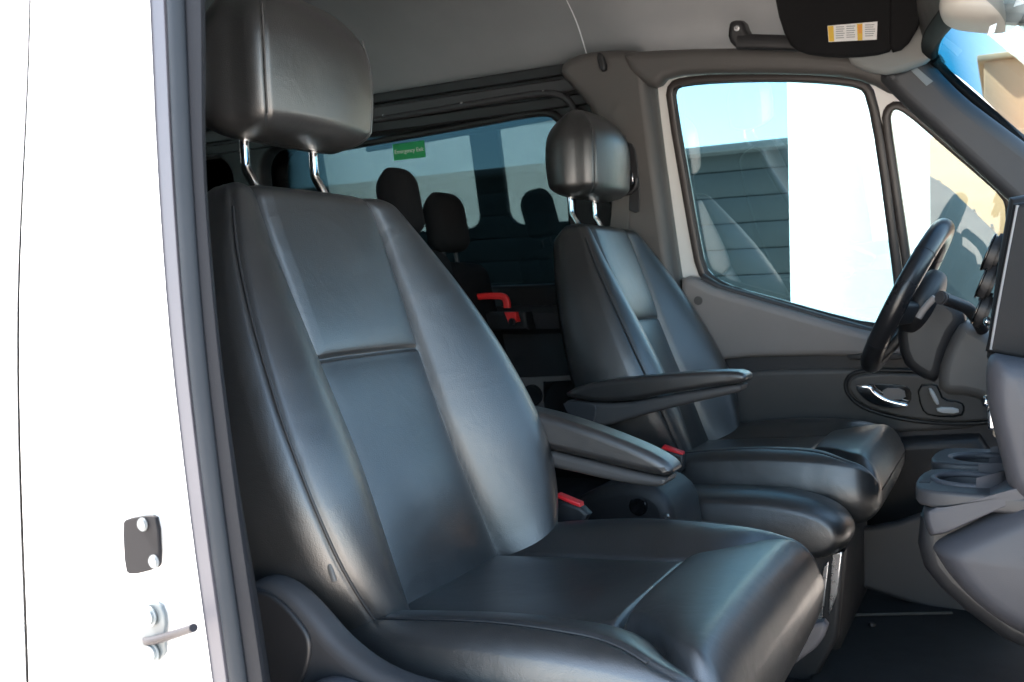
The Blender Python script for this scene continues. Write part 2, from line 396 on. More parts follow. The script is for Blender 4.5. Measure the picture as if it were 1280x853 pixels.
V = [[((float(ex(z))+.033 + (float(ix(z))-float(ex(z))-.033)*f)*(b+float(bow(z)))/.5, b+float(bow(z)), z) for f, b in [(0, .54), (0, .514), (.15, .511), (.8, .513), (.97, .517), (1, .523), (.98, .56), (.9, .62)]] for z in zz]
grid_mesh("opening_trim", TRIM_STRIP, van, V)
V = [[(float(ix(z))*(b+float(bow(z)))/.5-.006-a, b+float(bow(z)), z) for a, b in [(0, .54), (.0, .60), (.05, .65), (.3, .66)]] for z in zz]
grid_mesh("pillar_trim_lower", PL_BLACK, van, V)
# jamb plate and striker
PJ = Plane(.4905)
pl = plate("jamb_plate", mat("grey blanking plate", (.006, .006, .008), .6, spec=.15), van, PJ, [(161, 652), (166, 646), (196, 641), (205, 646), (208, 702), (203, 709), (172, 717), (164, 711)], th=.004, bev=.0012, lift=.0025, rounds=1)
for p in ((188, 653), (202, 699)):
    q = PJ.pt(*p); disc("rivet", mat("pale rivet", (.15, .165, .175), .4), pl, (q[0], q[1]-.0075, q[2]), (0, -1, 0), .0052, .003, .001, 20)
sp_ = plate("striker_plate", mat("dull zinc plate", (.085, .10, .108), .4), van, PJ, [(172, 795), (176, 765), (190, 752), (206, 750), (214, 770), (212, 800), (213, 818), (192, 832), (177, 822)], th=.004, bev=.0012, lift=.0015, rounds=1)
for p in ((196, 767), (199, 812)):
    q = PJ.pt(*p); disc("bolt", mat("pale zinc bolt", (.16, .18, .19), .35), sp_, (q[0], q[1]-.0075, q[2]), (0, -1, 0), .0080, .005, .002, 24)
a, b = PJ.pt(199, 800), Plane(.462).pt(242, 785)
tube("striker_loop", mat("dark striker steel", (.012, .011, .015), .5, spec=.2), sp_, [(a[0]-.012, a[1]-.002, a[2]), (a[0]-.004, a[1]-.008, a[2]), tuple(np.array(a)*.5+np.array(b)*.5), tuple(b)], .0032, rounds=1)
# roof, rear, floor shells (outer skin), seen only through openings and in reflections
def strip_x(name, m, prof, x0, x1, parent=van, n=2, sm=60):
    return grid_mesh(name, m, parent, [[(x, y, z) for y, z in prof] for x in np.linspace(x0, x1, n)], sm)
RP = [(.50, 2.03), (.515, 2.10), (.56, 2.30), (.68, 2.42), (1.0, 2.47), (1.463, 2.48), (1.93, 2.47), (2.25, 2.42), (2.37, 2.30), (2.41, 2.10), (2.425, 2.03)]
strip_x("roof", PAINT, RP, -4.3, -.16)
HP = chaikin([(.60, 2.015), (.62, 2.06), (.69, 2.10), (.78, 2.19), (.95, 2.27), (1.463, 2.33), (1.98, 2.27), (2.15, 2.19), (2.225, 2.10), (2.255, 2.055), (2.27, 2.05)], 3, False)
strip_x("headliner", LINER, HP, -4.2, -.955)
HPF = [(y, z-.004) for y, z in HP]
strip_x("front_headliner", LINER, HPF, -.951, -.14)
strip_x("cant_rail", PL_DARK, [(.50, 2.03), (.52, 2.0), (.56, 1.99), (.62, 2.0), (.63, 2.06)], -4.2, .05)
box("cab_floor", PL_BLACK, van, (-1.9, YC, FLOOR_Z-.06), (4.7, 1.86, .12), .004)
box("rear_bulkhead", PL_BLACK, van, (-4.2, YC, 1.55), (.05, 1.8, 1.6), .004)
# near side wall behind the jamb, with its own window opening (seen mirrored in the far glass)
PN = Plane(.615)
plate("near_side_wall", PL_DARK, van, PN, [(-4.2, -.6), (-.82, -.6), (-.82, .67), (-4.2, .67)], [rrect(-3.25, -2.32, .08, .59, .07), rrect(-2.16, -1.25, .08, .59, .07)], th=.04, bev=.008, px=False)
plate("near_side_glass", GLASS, van, Plane(.56), [(-4.0, .03), (-.86, .03), (-.86, .55), (-4.0, .55)], th=.004, bev=.0008, px=False)
# far side wall with the rear side window
PW = Plane(2.335, .10)
w0 = [(-4.2, -.6), (-.80, -.6), (-.80, .69), (-4.2, .69)]
ra, rb = PW.uv(690, 144), PW.uv(345, 200)
win = [(ra[0]+.05, ra[1]), (ra[0]+.05, .10), (rb[0]-.02, .10), (rb[0]-.02, ra[1])]
win2 = [(rb[0]-.16, ra[1]), (rb[0]-.16, .10), (rb[0]-1.2, .10), (rb[0]-1.2, ra[1])]
W1 = rrect(rb[0]-.02, ra[0]+.05, .12, ra[1], .07); W2 = rrect(rb[0]-1.2, rb[0]-.14, .12, ra[1], .07)
plate("far_side_wall", PL_BLACK, van, PW, w0, [W1, W2], th=.06, bev=.012, px=False)
plate("rear_side_glass", GLASS_DARK, van, PW, [(-4.1, .08), (-.84, .08), (-.84, .62), (-4.1, .62)], th=.004, bev=.0008, lift=-.012, px=False)
# stepped rails above that window
for k, (dz, hgt, lift_, m_) in enumerate([(.022, .030, .060, PL_BLACK), (.062, .034, .064, PL_DARK), (.100, .028, .070, PL_BLACK)]):
    plate("window_rail", m_, van, PW, rrect(-4.1, -.93+.02*k, ra[1]+dz-hgt/2, ra[1]+dz+hgt/2, .008), th=.02, bev=.005, lift=lift_, px=False)
for p in ((501, 147), (597, 132), (697, 118)):
    u_, v_ = PW.uv(*p); q = PW.wp(u_, v_, .088); disc("clip", SATIN, van, q, (0, -1, 0), .004, .003, .0008, 12)
# curved surround that follows the window's upper front corner
for pts_, h_, r_, m_ in (([(440, 186), (520, 172), (600, 158), (680, 143), (704, 143), (714, 152), (722, 180), (726, 230), (728, 290)], .062, .010, PL_BLACK), ([(440, 160), (600, 134), (690, 119), (718, 120), (734, 136), (742, 170), (748, 240)], .082, .009, PL_DARK)):
    tube("window_surround", m_, van, [tuple(PW.wp(*PW.uv(*p), h_)) for p in pts_], r_, rounds=2, seg=12)
# rear lower trim ledges
strip_x("side_ledge", PL_DARK, [(2.26, 1.46), (2.19, 1.455), (2.17, 1.44), (2.17, 1.40), (2.20, 1.385), (2.20, 1.24), (2.15, 1.225), (2.13, 1.21), (2.13, .80)], -3.9, -.93, n=2, sm=35)
PR = Plane(2.128)
plate("trim_recess", PL_BLACK, van, PR, [(682, 478), (726, 476), (728, 530), (684, 532)], th=.006, bev=.002, rounds=1)
plate("trim_frame", PL_GREY, van, PR, [(650, 472), (740, 468), (742, 540), (652, 544)], [[(680, 477), (728, 475), (730, 533), (682, 534)]], th=.008, bev=.002, lift=.001)
q = PR.pt(668, 494); disc("trim_knob", PL_BLACK, van, (q[0], q[1]-.012, q[2]), (0, -1, 0), .028, .018, .004)
# far pillar trim between the windows (large rounded cover)
PP = Plane(2.25, .11)
fp = plate("pillar_trim", PL_PILLAR, van, PP, [(711, 96), (714, 80), (738, 69), (775, 65), (812, 66), (818, 90), (826, 160), (846, 310), (866, 450), (878, 600), (770, 600), (778, 420), (775, 290), (766, 200), (752, 142), (728, 112)], th=.075, bev=.022, lift=-.01, rounds=1, res=5)
plate("belt_slot", PL_BLACK, fp, PP, [(780, 180), (800, 177), (808, 190), (813, 262), (804, 266), (786, 250)], th=.006, bev=.002, lift=.0625, rounds=1)
plate("coat_hook", PL_BLACK, fp, PP, [(760, 70), (768, 70), (774, 90), (766, 94)], th=.018, bev=.005, lift=.065, rounds=1)
disc("plug", PL_BLACK, fp, PP.wp(*PP.uv(838, 345), .066), (0, -1, 0), .006, .003, .001, 16)
# strip that faces the door edge, smoother and cooler than the cover
plate("pillar_edge", mat("grey green trim", (.135, .14, .135), .5, rvar=.05), van, Plane(2.275, .12), [(803, 80), (822, 74), (824, 118), (838, 230), (862, 395), (880, 560), (862, 560), (842, 380), (818, 220), (806, 120)], th=.03, bev=.01, lift=.0, rounds=1)
# rail above the door
plate("roof_rail_trim", PL_PILLAR, van, Plane(2.235, .12), [(784, 69), (800, 66), (900, 62), (985, 63), (1060, 66), (1096, 74), (1116, 89), (1150, 118), (1120, 122), (1088, 104), (1040, 95), (912, 93), (842, 97), (829, 112), (814, 108), (794, 92)], th=.05, bev=.02, lift=.0, rounds=1, res=5)
# windshield pillar trim
PA = Plane(2.215, .12)
pa = plate("windshield_pillar_trim", PL_DARK, van, PA, [(1098, 96), (1118, 86), (1160, 66), (1172, 88), (1205, 122), (1245, 152), (1330, 215), (1400, 268), (1400, 370), (1300, 288), (1256, 246), (1165, 163), (1122, 124)], th=.07, bev=.026, lift=-.01, rounds=1, res=6)
plate("pillar_tag", TAG, pa, PA, [(1142, 91), (1149, 87), (1169, 104), (1161, 110)], th=.002, bev=.0006, lift=.0605)
plate("header_trim", LINER_LIGHT, van, Plane(2.15, .12), [(1060, 78), (1060, 40), (1120, 20), (1140, -40), (1220, -40), (1196, 8), (1186, 22), (1160, 60), (1172, 76), (1118, 96), (1085, 92)], th=.035, bev=.014, lift=0, rounds=1)
# windshield
pA, pB = PA.pt(1166, 78), PA.pt(1290, 186)
wd = (pB-pA)/np.linalg.norm(pB-pA); wd = np.array([wd[0], 0, wd[2]]); wd /= np.linalg.norm(wd)
c0 = np.array([pA[0], 2.19, pA[2]])
class ShieldPlane(Plane):
    """The windshield's plane: local axes across (towards the camera side), up the slope, and into the cab."""
    def __init__(s):
        s.o = c0; s.ex = np.array([0, -1.0, 0]); s.ey = -wd; s.ez = np.cross(s.ex, s.ey)
        if s.ez[0] > 0: s.ez = -s.ez; 
WSP = ShieldPlane()
edge_px = [(1420, 300), (1290, 187), (1230, 135), (1190, 100), (1168, 78), (1161, 64), (1165, 46), (1180, 26), (1196, 8), (1216, -30)]
edge_uv = [WSP.uv(*p) for p in edge_px]
# the far edge turns the corner, then the upper edge runs across to the camera side
top_v = edge_uv[-1][1]
outl = [WSP.uv(p[0]-7, p[1]+5) for p in edge_px[:5]] + [WSP.uv(p[0]-8, p[1]) for p in edge_px[5:]] + [(edge_uv[-1][0]+.12, top_v+.11), (1.35, top_v+.13), (1.55, top_v+.08), (1.55, -.95), (edge_uv[0][0], -.95)]
def shield(uvs, h): return [tuple(WSP.wp(u_, v_, h)) for u_, v_ in uvs]
bm = bmesh.new(); vv = [bm.verts.new(p) for p in shield(outl, 0)]; bm.faces.new(vv)
from_bm("windshield", bm, GLASS_SHIELD, van, None)
tube("windshield_seal", FRIT, van, shield(chaikin(edge_uv, 2, False), .0), .014, sq=(.016, .010), seg=12, up=(0, -1, 0))
tube("windshield_seal", FRIT, van, shield([(edge_uv[-1][0]-.0, top_v), (edge_uv[-1][0]+.12, top_v+.11), (1.35, top_v+.13)], .0), .014, seg=10, up=(-1, 0, 0))

top_path = np.array(shield(edge_uv[4:] + [(edge_uv[-1][0]+.12, top_v+.11), (1.35, top_v+.13), (1.55, top_v+.08)], .004))
order = np.argsort(top_path[:, 1]); HA = np.array(HPF)
rows = []
for y_ in np.linspace(.66, 2.19, 50):
    lo = np.array([np.interp(y_, top_path[order, 1], top_path[order, k]) for k in range(3)]); lo[1] = y_
    hi = np.array([-.141, y_, np.interp(y_, HA[:, 0], HA[:, 1])])
    rows.append([hi*(1-f)+lo*f+np.array([-.02, 0, -.03])*math.sin(f*math.pi) for f in np.linspace(0, 1, 10)])
grid_mesh("front_header", PL_PILLAR, van, rows, 80)
# ------------------------------------------------------------------ driver door
PD = Plane(2.30, .15)
dd = thing("driver_door", "closed driver door with white window frame, grey trim and chrome handle", "door", (-.4, 2.3, .7))
glass_px = [(843, 122), (846, 110), (856, 106), (900, 102), (980, 100), (1040, 103), (1076, 108), (1087, 120), (1100, 190), (1117, 320), (1126, 404), (1085, 405), (1030, 391), (980, 377), (920, 361), (893, 349), (881, 335), (872, 290)]
quart_px = [(1113, 148), (1116, 139), (1123, 137), (1135, 144), (1176, 180), (1220, 218), (1252, 246), (1258, 262), (1256, 330), (1250, 420), (1150, 420), (1138, 320), (1122, 210)]
outer_px = [(862, 420), (850, 330), (836, 220), (823, 124), (824, 108), (834, 98), (860, 93), (980, 89), (1050, 91), (1090, 99), (1112, 112), (1128, 124), (1190, 176), (1262, 238), (1285, 262), (1290, 420), (1200, 450), (1000, 450), (900, 440)]
plate("window_frame", PAINT_IN, dd, PD, outer_px, [glass_px, quart_px], th=.035, bev=.005, lift=-.02)
plate("window_glass", GLASS, dd, PD, [(838, 122), (842, 106), (856, 101), (980, 96), (1080, 104), (1094, 120), (1132, 410), (1085, 411), (1030, 397), (920, 367), (888, 353), (876, 338)], th=.004, bev=.0008, lift=-.012)
plate("quarter_glass", GLASS_QUARTER, dd, PD, [(1108, 148), (1113, 133), (1126, 133), (1258, 243), (1264, 262), (1256, 426), (1146, 426)], th=.004, bev=.0008, lift=-.012)
def loop(pxs, h, plane=PD, n=1):
    return [tuple(plane.wp(*plane.uv(*p), h)) for p in chaikin(pxs, n)]
BROWN_R = mat("brown black rubber", (.045, .036, .034), .42, rvar=.06)
tube("window_seal", BROWN_R, dd, loop([(839, 122), (842, 107), (855, 102), (900, 98), (980, 96), (1040, 99), (1080, 104), (1091, 119), (1104, 190), (1121, 320), (1131, 410), (1085, 410), (1030, 396), (980, 382), (920, 366), (889, 352), (877, 337), (868, 290)], .015), .01, closed=True, sq=(.006, .0095), seg=12)
tube("window_seal", RUBBER, dd, loop([(843, 122), (846, 110), (857, 105.5), (900, 101.5), (980, 99.5), (1040, 102.5), (1077, 107.5), (1087, 121), (1100, 190), (1117, 320), (1127, 406), (1085, 406), (1030, 392), (980, 378), (920, 362), (893, 349), (881, 335), (872, 290)], .008), .006, closed=True, seg=8)
tube("quarter_seal", BROWN_R, dd, loop([(1108, 150), (1111, 137), (1121, 131), (1137, 138), (1180, 175), (1224, 213), (1258, 243), (1264, 262), (1262, 330), (1256, 425), (1146, 425), (1133, 320), (1117, 210)], .015), .01, closed=True, sq=(.007, .0095), seg=12)
# trim panel: base, padded upper, recess, switch pod
plate("trim_panel", PL_DARK, dd, PD, [(858, 345), (888, 352), (930, 366), (1030, 396), (1085, 410), (1300, 428), (1320, 800), (880, 800), (864, 560)], th=.03, bev=.006, lift=.018)
plate("padded_top", PL_GREY, dd, PD, [(857, 346), (872, 341), (888, 350), (905, 358), (980, 379), (1035, 395), (1090, 410), (1150, 420), (1320, 428), (1320, 444), (1060, 437), (912, 441), (896, 450), (893, 470), (897, 530), (908, 560), (890, 620), (868, 560)], th=.05, bev=.016, lift=.02, rounds=1, res=5)
plate("belt_line_trim", PL_DARK, dd, PD, [(884, 340), (905, 353), (980, 375), (1035, 391), (1090, 406), (1150, 416), (1320, 424), (1320, 430), (1150, 422), (1090, 412), (1035, 397), (980, 381), (905, 361), (880, 348)], th=.02, bev=.006, lift=.022)
plate("armrest_panel", PL_PILLAR, dd, PD, [(914, 464), (935, 457), (1070, 453), (1240, 455), (1262, 474), (1262, 525), (1060, 536), (960, 545), (928, 545), (916, 524)], th=.030, bev=.012, lift=.03, rounds=1, res=5)
plate("storage_bin", PL_BLACK, dd, PD, [(905, 600), (960, 570), (1000, 552), (1120, 538), (1262, 532), (1300, 800), (905, 800)], th=.07, bev=.02, lift=.02, rounds=1)
plate("grab_slot", PL_BLACK, dd, PD, [(1064, 434), (1140, 433), (1142, 441), (1066, 442)], th=.012, bev=.003, lift=.062, rounds=1)
pod = plate("switch_pod", PL_PILLAR, dd, PD, [(1064, 472), (1074, 461), (1100, 458), (1170, 460), (1240, 466), (1262, 480), (1258, 510), (1220, 517), (1150, 515), (1095, 503), (1072, 488)], th=.018, bev=.006, lift=.054, rounds=2, res=4)
tube("pod_edge", PL_BLACK, pod, loop([(1060, 472), (1070, 458), (1100, 455), (1170, 457), (1245, 463), (1266, 480), (1262, 513), (1220, 521), (1150, 519), (1092, 506), (1067, 490)], .06, n=2), .005, closed=True, seg=8)
plate("handle_recess", GLOSS_BLACK, pod, PD, [(1079, 474), (1090, 470), (1134, 471), (1143, 478), (1143, 492), (1132, 499), (1100, 494)], th=.004, bev=.001, lift=.0705, rounds=1)
plate("recess_plate", PL_GREY, pod, PD, [(1107, 475), (1134, 475), (1137, 489), (1110, 489)], th=.003, bev=.001, lift=.0735, rounds=1)
plate("door_handle", CHROME, dd, PD, [(1074, 471), (1082, 469), (1095, 470), (1100, 478), (1115, 487), (1141, 492), (1139, 497), (1118, 498), (1098, 494), (1084, 485)], th=.014, bev=.005, lift=.078, rounds=2, res=4)
sw = plate("seat_switch_panel", GLOSS_BLACK, pod, PD, [(1149, 471), (1173, 469), (1178, 478), (1182, 488), (1204, 491), (1209, 500), (1204, 511), (1165, 510), (1154, 501)], th=.004, bev=.001, lift=.0705, rounds=1)
plate("seat_switch_face", PL_PILLAR, pod, PD, [(1151, 473), (1172, 471), (1176, 479), (1180, 490), (1203, 493), (1206, 500), (1202, 508), (1166, 508), (1156, 500)], th=.004, bev=.001, lift=.0725, rounds=1)
plate("seat_back_switch", SWITCH, pod, PD, [(1163, 475), (1168, 474), (1178, 493), (1173, 495)], th=.008, bev=.0025, lift=.076, rounds=1)
plate("seat_cushion_switch", SWITCH, pod, PD, [(1173, 497), (1200, 498), (1201, 505), (1175, 504)], th=.008, bev=.0025, lift=.076, rounds=1)
tube("memory_button", PL_BLACK, pod, loop([(1192, 472), (1203, 471), (1206, 477), (1196, 479)], .075, n=2), .003, closed=True, seg=8)
disc("panel_plug", PL_PILLAR, dd, PD.wp(*PD.uv(883, 370), .071), (0, -1, -.15), .011, .003, .001, 20)

# ------------------------------------------------------------------ seats
BT = np.array([-.356, 0, .9345]); BN = np.array([.9345, 0, .356]); BA = np.array([-.726, 0, 1.425])
def normals_of(V, F):
    N = np.zeros_like(V); F = np.asarray(F)
    n = np.cross(V[F[:, 2]]-V[F[:, 0]], V[F[:, 3]]-V[F[:, 1]])
    for k in range(4): np.add.at(N, F[:, k], n)
    return N/(np.linalg.norm(N, axis=1)[:, None]+1e-12)
def pad(frame, yc, s, vs, hw, thick, front, roll0, roll1, corner, cats, parts, nfront=230, bulge=.006):
    """An upholstered cushion: rings of points along v, each a closed loop (front face, side, back, side). parts: {cat: (name, material, parent)}"""
    o, t, n = frame
    vs = np.asarray(vs); v0, v1 = vs[0], vs[-1]
    yf = np.linspace(-1, 1, nfront); nb = 28; nsd = 10
    P = []; meta = []
    for v in vs:
        sh = 0.0
        for e, R in ((v-v0, roll0), (v1-v, roll1)):
            if e < R: sh = max(sh, 1-math.sqrt(max(0, 1-(1-e/R)**2)))
        sh = min(sh, .97)
        H = float(hw(v))-corner*sh; T = float(thick(v))
        y = yf*H; off = front(y, np.full_like(y, v), H)
        yb = np.linspace(1, -1, nb)*(H-.012); ob = -T*(1-.10*np.abs(yb/H)**4)
        e1 = off[-1]; sv = np.linspace(0, 1, nsd+2)[1:-1]
        ys1 = H+bulge*np.sin(sv*math.pi)-.012*sv**3; os1 = e1+(ob[0]-e1)*sv
        e0 = off[0]; ys0 = -(H+bulge*np.sin(sv[::-1]*math.pi)-.012*sv[::-1]**3); os0 = ob[-1]+(e0-ob[-1])*sv
        Y = np.concatenate([y, ys1, yb, ys0]); O = np.concatenate([off, os1, ob, os0])
        mid = (np.median(off)-T)/2
        O = mid+(O-mid)*(1-sh)
        P.append(np.outer(np.full(len(Y), v), t)+np.outer(O, n)+np.array(o)+np.outer(Y*s+yc, (0, 1, 0)))
        meta.append(H)
    P = np.array(P); m, k = P.shape[:2]; V = P.reshape(-1, 3)
    F = []; C = []
    for i in range(m-1):
        vm = (vs[i]+vs[i+1])/2; H = (meta[i]+meta[i+1])/2
        for j in range(k):
            j2 = (j+1) % k; F.append((i*k+j, (i+1)*k+j, (i+1)*k+j2, i*k+j2) if s < 0 else (i*k+j, i*k+j2, (i+1)*k+j2, (i+1)*k+j))
            yy = (yf[j]+yf[j+1])/2*H if j < nfront-1 else None
            C.append(cats(vm, yy, H))
    N = normals_of(V, F); F = np.array(F); C = np.array(C)
    out = {}
    for c, (name, material, parent) in parts.items():
        parent = out.get(parent, parent) if isinstance(parent, str) else parent
        fs = F[C == c]; used, inv = np.unique(fs, return_inverse=True)
        faces = inv.reshape(fs.shape).tolist()
        if c == 'body':
            caps = [[i for i in range(k)], [(m-1)*k+i for i in range(k)]]
            lut = {u: i for i, u in enumerate(used.tolist())}
            for cp in caps:
                if all(u in lut for u in cp): faces.append([lut[u] for u in cp])
        me = bpy.data.meshes.new(name); me.from_pydata(V[used].tolist(), [], faces); me.update()
        ob_ = link(name, me, material, parent, None)
        me.polygons.foreach_set("use_smooth", [True]*len(me.polygons))
        me.normals_split_custom_set_from_vertices(N[used].tolist())
        out[c] = ob_
    return out
def gz(d, w_): return np.exp(-(d/w_)**2)
def vsamp(v0, v1, r0, r1, n):
    a = v0+r0*(1-np.cos(np.linspace(0, math.pi/2, 22))); b = v1-r1*(1-np.cos(np.linspace(math.pi/2, 0, 22)))
    return np.concatenate([a, np.linspace(v0+r0, v1-r1, n)[1:-1], b])
def surf(frame, yc, s, v, y, off): 
    o, t, n = frame; return tuple(np.array(o)+v*t+off*n+np.array([0, yc+s*y, 0]))

def make_seat(name, label, yc, s, group=None):
    """s=+1: its inboard side is +Y (passenger), s=-1: inboard is -Y (driver)"""
    seat = thing(name, label, "car seat", (-.45, yc, FLOOR_Z), group)
    fr = (BA, BT, BN)
    hw = lambda v: smooth_interp(v, [-.36, -.33, -.29, -.24, -.18, -.10, -.02, .06, .13, .19, .235], [.150, .190, .228, .258, .275, .277, .264, .241, .212, .180, .154])
    th = lambda v: smooth_interp(v, [-.36, -.1, .1, .235], [.105, .10, .085, .07])
    sm = lambda v: smooth_interp(v, [-.36, -.3, -.2, -.1, 0, .1, .2, .235], [.132, .125, .116, .110, .113, .116, .116, .112])
    Bh = lambda v: smooth_interp(v, [-.36, -.28, -.18, -.05, .06, .14, .20, .235], [.050, .070, .080, .068, .049, .032, .020, .012])
    QE = .60
    def front(y, v, H):
        a = np.abs(y); sv = sm(v); B = Bh(v)
        q = np.clip((a-sv)/np.maximum(H-sv, 1e-4), 0, 1)
        rise = B*np.sin(np.clip(q/QE, 0, 1)*math.pi/2)**.85
        e = np.clip((q-QE)/(1-QE), 0, 1); fall = (.020+.55*B)*(1-np.sqrt(np.clip(1-e**2, 0, 1)))
        dseam = np.abs(a-sv); inner = a < sv
        pil = np.where(inner, .009*(1-np.exp(-dseam/.022)), 0.0)
        cross = np.where(inner, 1.0, 0.0)
        # lower panel lies a little deeper than the upper one; the joint is a folded groove
        step = np.where(inner, -.004/(1+np.exp(v/.004))*np.clip(dseam/.02, 0, 1), 0)
        up = .0055*(1-np.exp(-np.abs(v)/.02))*cross*np.clip(dseam/.02, 0, 1)
        g = -.0065*gz(dseam, .0045) - .0035*gz(v-.001, .003)*cross*np.clip(dseam/.006, 0, 1)
        lum = np.where(inner, .012*gz(v+.20, .09)*(1-(a/sv)**2), 0)      # lumbar swell
        welt = -.0035*gz((q-.87)*(H-sv), .0028)
        return rise-fall+pil+step+up+g+lum+welt
    def cats(v, y, H):
        if y is None: return 'body'
        sv = float(sm(v))
        if abs(y) >= sv:
            q = (abs(y)-sv)/max(H-sv, 1e-4)
            return 'body' if q > .87 else ('in' if y > 0 else 'out')
        if v > .225: return 'up'
        return 'up' if v > .001 else 'low'
    vs = np.unique(np.concatenate([vsamp(-.36, .238, .03, .030, 150), np.linspace(-.02, .02, 24)]))
    bk = pad(fr, yc, s, vs, hw, th, front, .03, .030, .02, cats,
        {'body': ("backrest", LEATHER, seat), 'in': ("side_bolster", LEATHER, 'body'), 'out': ("side_bolster", LEATHER, 'body'), 'up': ("upper_panel", LEATHER, 'body'), 'low': ("lower_panel", LEATHER, 'body')})
    # welt along each outer bolster edge
    for sg in (-1, 1):
        pts = []
        for v in np.linspace(-.30, .19, 60):
            H = float(hw(v)); sv = float(sm(v)); y = sv+.87*(H-sv); pts.append(surf(fr, yc, s, v, sg*y, float(front(np.array([y]), np.array([v]), H)[0])+.0022))
        tube("piping", PIPING, bk['body'], pts, .0017, seg=8, up=(1, 0, 0))
    # small side tag at the welt
    sg = -1; v = -.232; H = float(hw(v)); y = float(sm(v))+.93*(H-float(sm(v)))
    p = np.array(surf(fr, yc, s, v, sg*y, float(front(np.array([y]), np.array([v]), H)[0])+.002))
    box("airbag_tag", TAG_DIM, bk['body'], p, (.005, .004, .018), .001, rot=Matrix.Rotation(math.radians(-20), 3, 'Y'))
    # headrest
    hn = np.array([.9998, 0, .0]); ht = np.array([.0, 0, .9998]); ho = BA+BT*.375+BN*.042; hf = (ho, ht, hn)
    hhw = lambda v: smooth_interp(v, [-.11, -.07, 0, .06, .10, .125], [.108, .117, .122, .115, .102, .090])
    hth = lambda v: smooth_interp(v, [-.11, 0, .125], [.075, .085, .07])
    def hfront(y, v, H):
        a = np.abs(y)/H; pe = .86
        base = .052-.020*a**2-.016*((v-.0)/.11)**2*np.where(v > 0, 1.2, .5)
        e = np.clip((a-pe)/(1-pe), 0, 1)
        return base-.030*(1-np.sqrt(np.clip(1-e**2, 0, 1)))-.0035*gz((a-pe)*H, .0028)
    def hc(v, y, H):
        if y is None: return 'body'
        return 'front' if abs(y) < .86*H and -.070 < v < .085 else 'body'
    hv = vsamp(-.090, .106, .030, .075, 70)
    hd = pad(hf, yc, s, hv, hhw, hth, hfront, .030, .075, .050, hc, {'body': ("headrest", LEATHER, seat), 'front': ("headrest_front", LEATHER, 'body')}, nfront=150, bulge=.010)
    for sg in (-1, 1):
        pts = [surf(hf, yc, s, v, sg*.86*float(hhw(v)), float(hfront(np.array([.86*float(hhw(v))]), np.array([v]), float(hhw(v)))[0])+.0012) for v in np.linspace(-.066, .065, 30)]
        tube("stitching", STITCH, hd['body'], pts, .0012, seg=6, up=(1, 0, 0))
    for sg in (-1, 1):
        b0 = surf(fr, yc, s, .215, sg*.068, -.035); b1 = surf(fr, yc, s, .243, sg*.068, -.033); b2 = surf(fr, yc, s, .262, sg*.0675, -.036); b3 = surf(fr, yc, s, .286, sg*.067, -.036); b4 = surf(fr, yc, s, .33, sg*.066, -.020)
        b2b = surf(fr, yc, s, .274, sg*.067, -.039)
        tube("headrest_post", CHROME, seat, [b0, b1, b2, b2b, b3, b4], .0062, rounds=2, seg=16)
        disc("post_sleeve", PL_BLACK, seat, surf(fr, yc, s, .2405, sg*.068, -.034), BT, .0125, .008, .002, 20)
    # cushion
    ct = np.array([.9965, 0, .084]); cn = np.array([-.084, 0, .9965]); cf = (np.array([-.343, 0, 1.163]), ct, cn)
    chw = lambda v: smooth_interp(v, [-.33, -.25, -.1, .02, .10, .165], [.215, .235, .246, .248, .244, .222])
    cth = lambda v: smooth_interp(v, [-.33, -.1, .05, .165], [.095, .105, .113, .115])
    csm = lambda v: smooth_interp(v, [-.33, -.15, -.02, .02, .045, .075, .11, .165], [.125, .128, .122, .128, .150, .188, .212, .212])
    CB = lambda v: smooth_interp(v, [-.33, -.2, -.05, .04, .10, .165], [.018, .030, .032, .022, .006, 0])
    CQ = .62
    def cfront(y, v, H):
        a = np.abs(y); sv = csm(v); B = CB(v)
        q = np.clip((a-sv)/np.maximum(H-sv, 1e-4), 0, 1)
        rise = B*np.sin(np.clip(q/CQ, 0, 1)*math.pi/2)**1.3
        e = np.clip((q-CQ)/(1-CQ), 0, 1); fall = (.020+.3*B)*(1-np.sqrt(np.clip(1-e**2, 0, 1)))
        d_ = np.abs(a-sv); inner = a < sv
        pil = np.where(inner, .010*(1-np.exp(-d_/.025)), 0)
        thigh = np.where(inner, .011/(1+np.exp(-(v-.004)/.0045))*np.clip(d_/.015, 0, 1), 0)
        cup = np.where(inner & (v < 0), -.010*gz(v+.13, .12)*(1-(a/sv)**2), 0)
        g = -.006*gz(d_, .005)-np.where(inner, .010*gz(v, .005)*np.clip(d_/.006, 0, 1), 0)
        nose = -.016*np.clip((v-.03)/.13, 0, 1)**2.5
        welt = -.003*gz((q-.72)*(H-sv), .003)
        return rise-fall+pil+thigh+cup+g+nose+welt
    def ccats(v, y, H):
        if y is None: return 'body'
        if v > .124: return 'body'
        sv = float(csm(v))
        if abs(y) >= sv:
            q = (abs(y)-sv)/max(H-sv, 1e-4)
            return 'body' if q > .72 else ('in' if y > 0 else 'out')
        return 'thigh' if v > 0 else 'mid'
    cv = np.unique(np.concatenate([vsamp(-.33, .135, .03, .040, 120), np.linspace(-.02, .025, 26)]))
    cu_ = pad(cf, yc, s, cv, chw, cth, cfront, .03, .040, .034, ccats,
        {'body': ("seat_cushion", LEATHER, seat), 'in': ("cushion_bolster", LEATHER, 'body'), 'out': ("cushion_bolster", LEATHER, 'body'), 'thigh': ("thigh_panel", LEATHER, 'body'), 'mid': ("center_panel", LEATHER, 'body')}, bulge=.008)
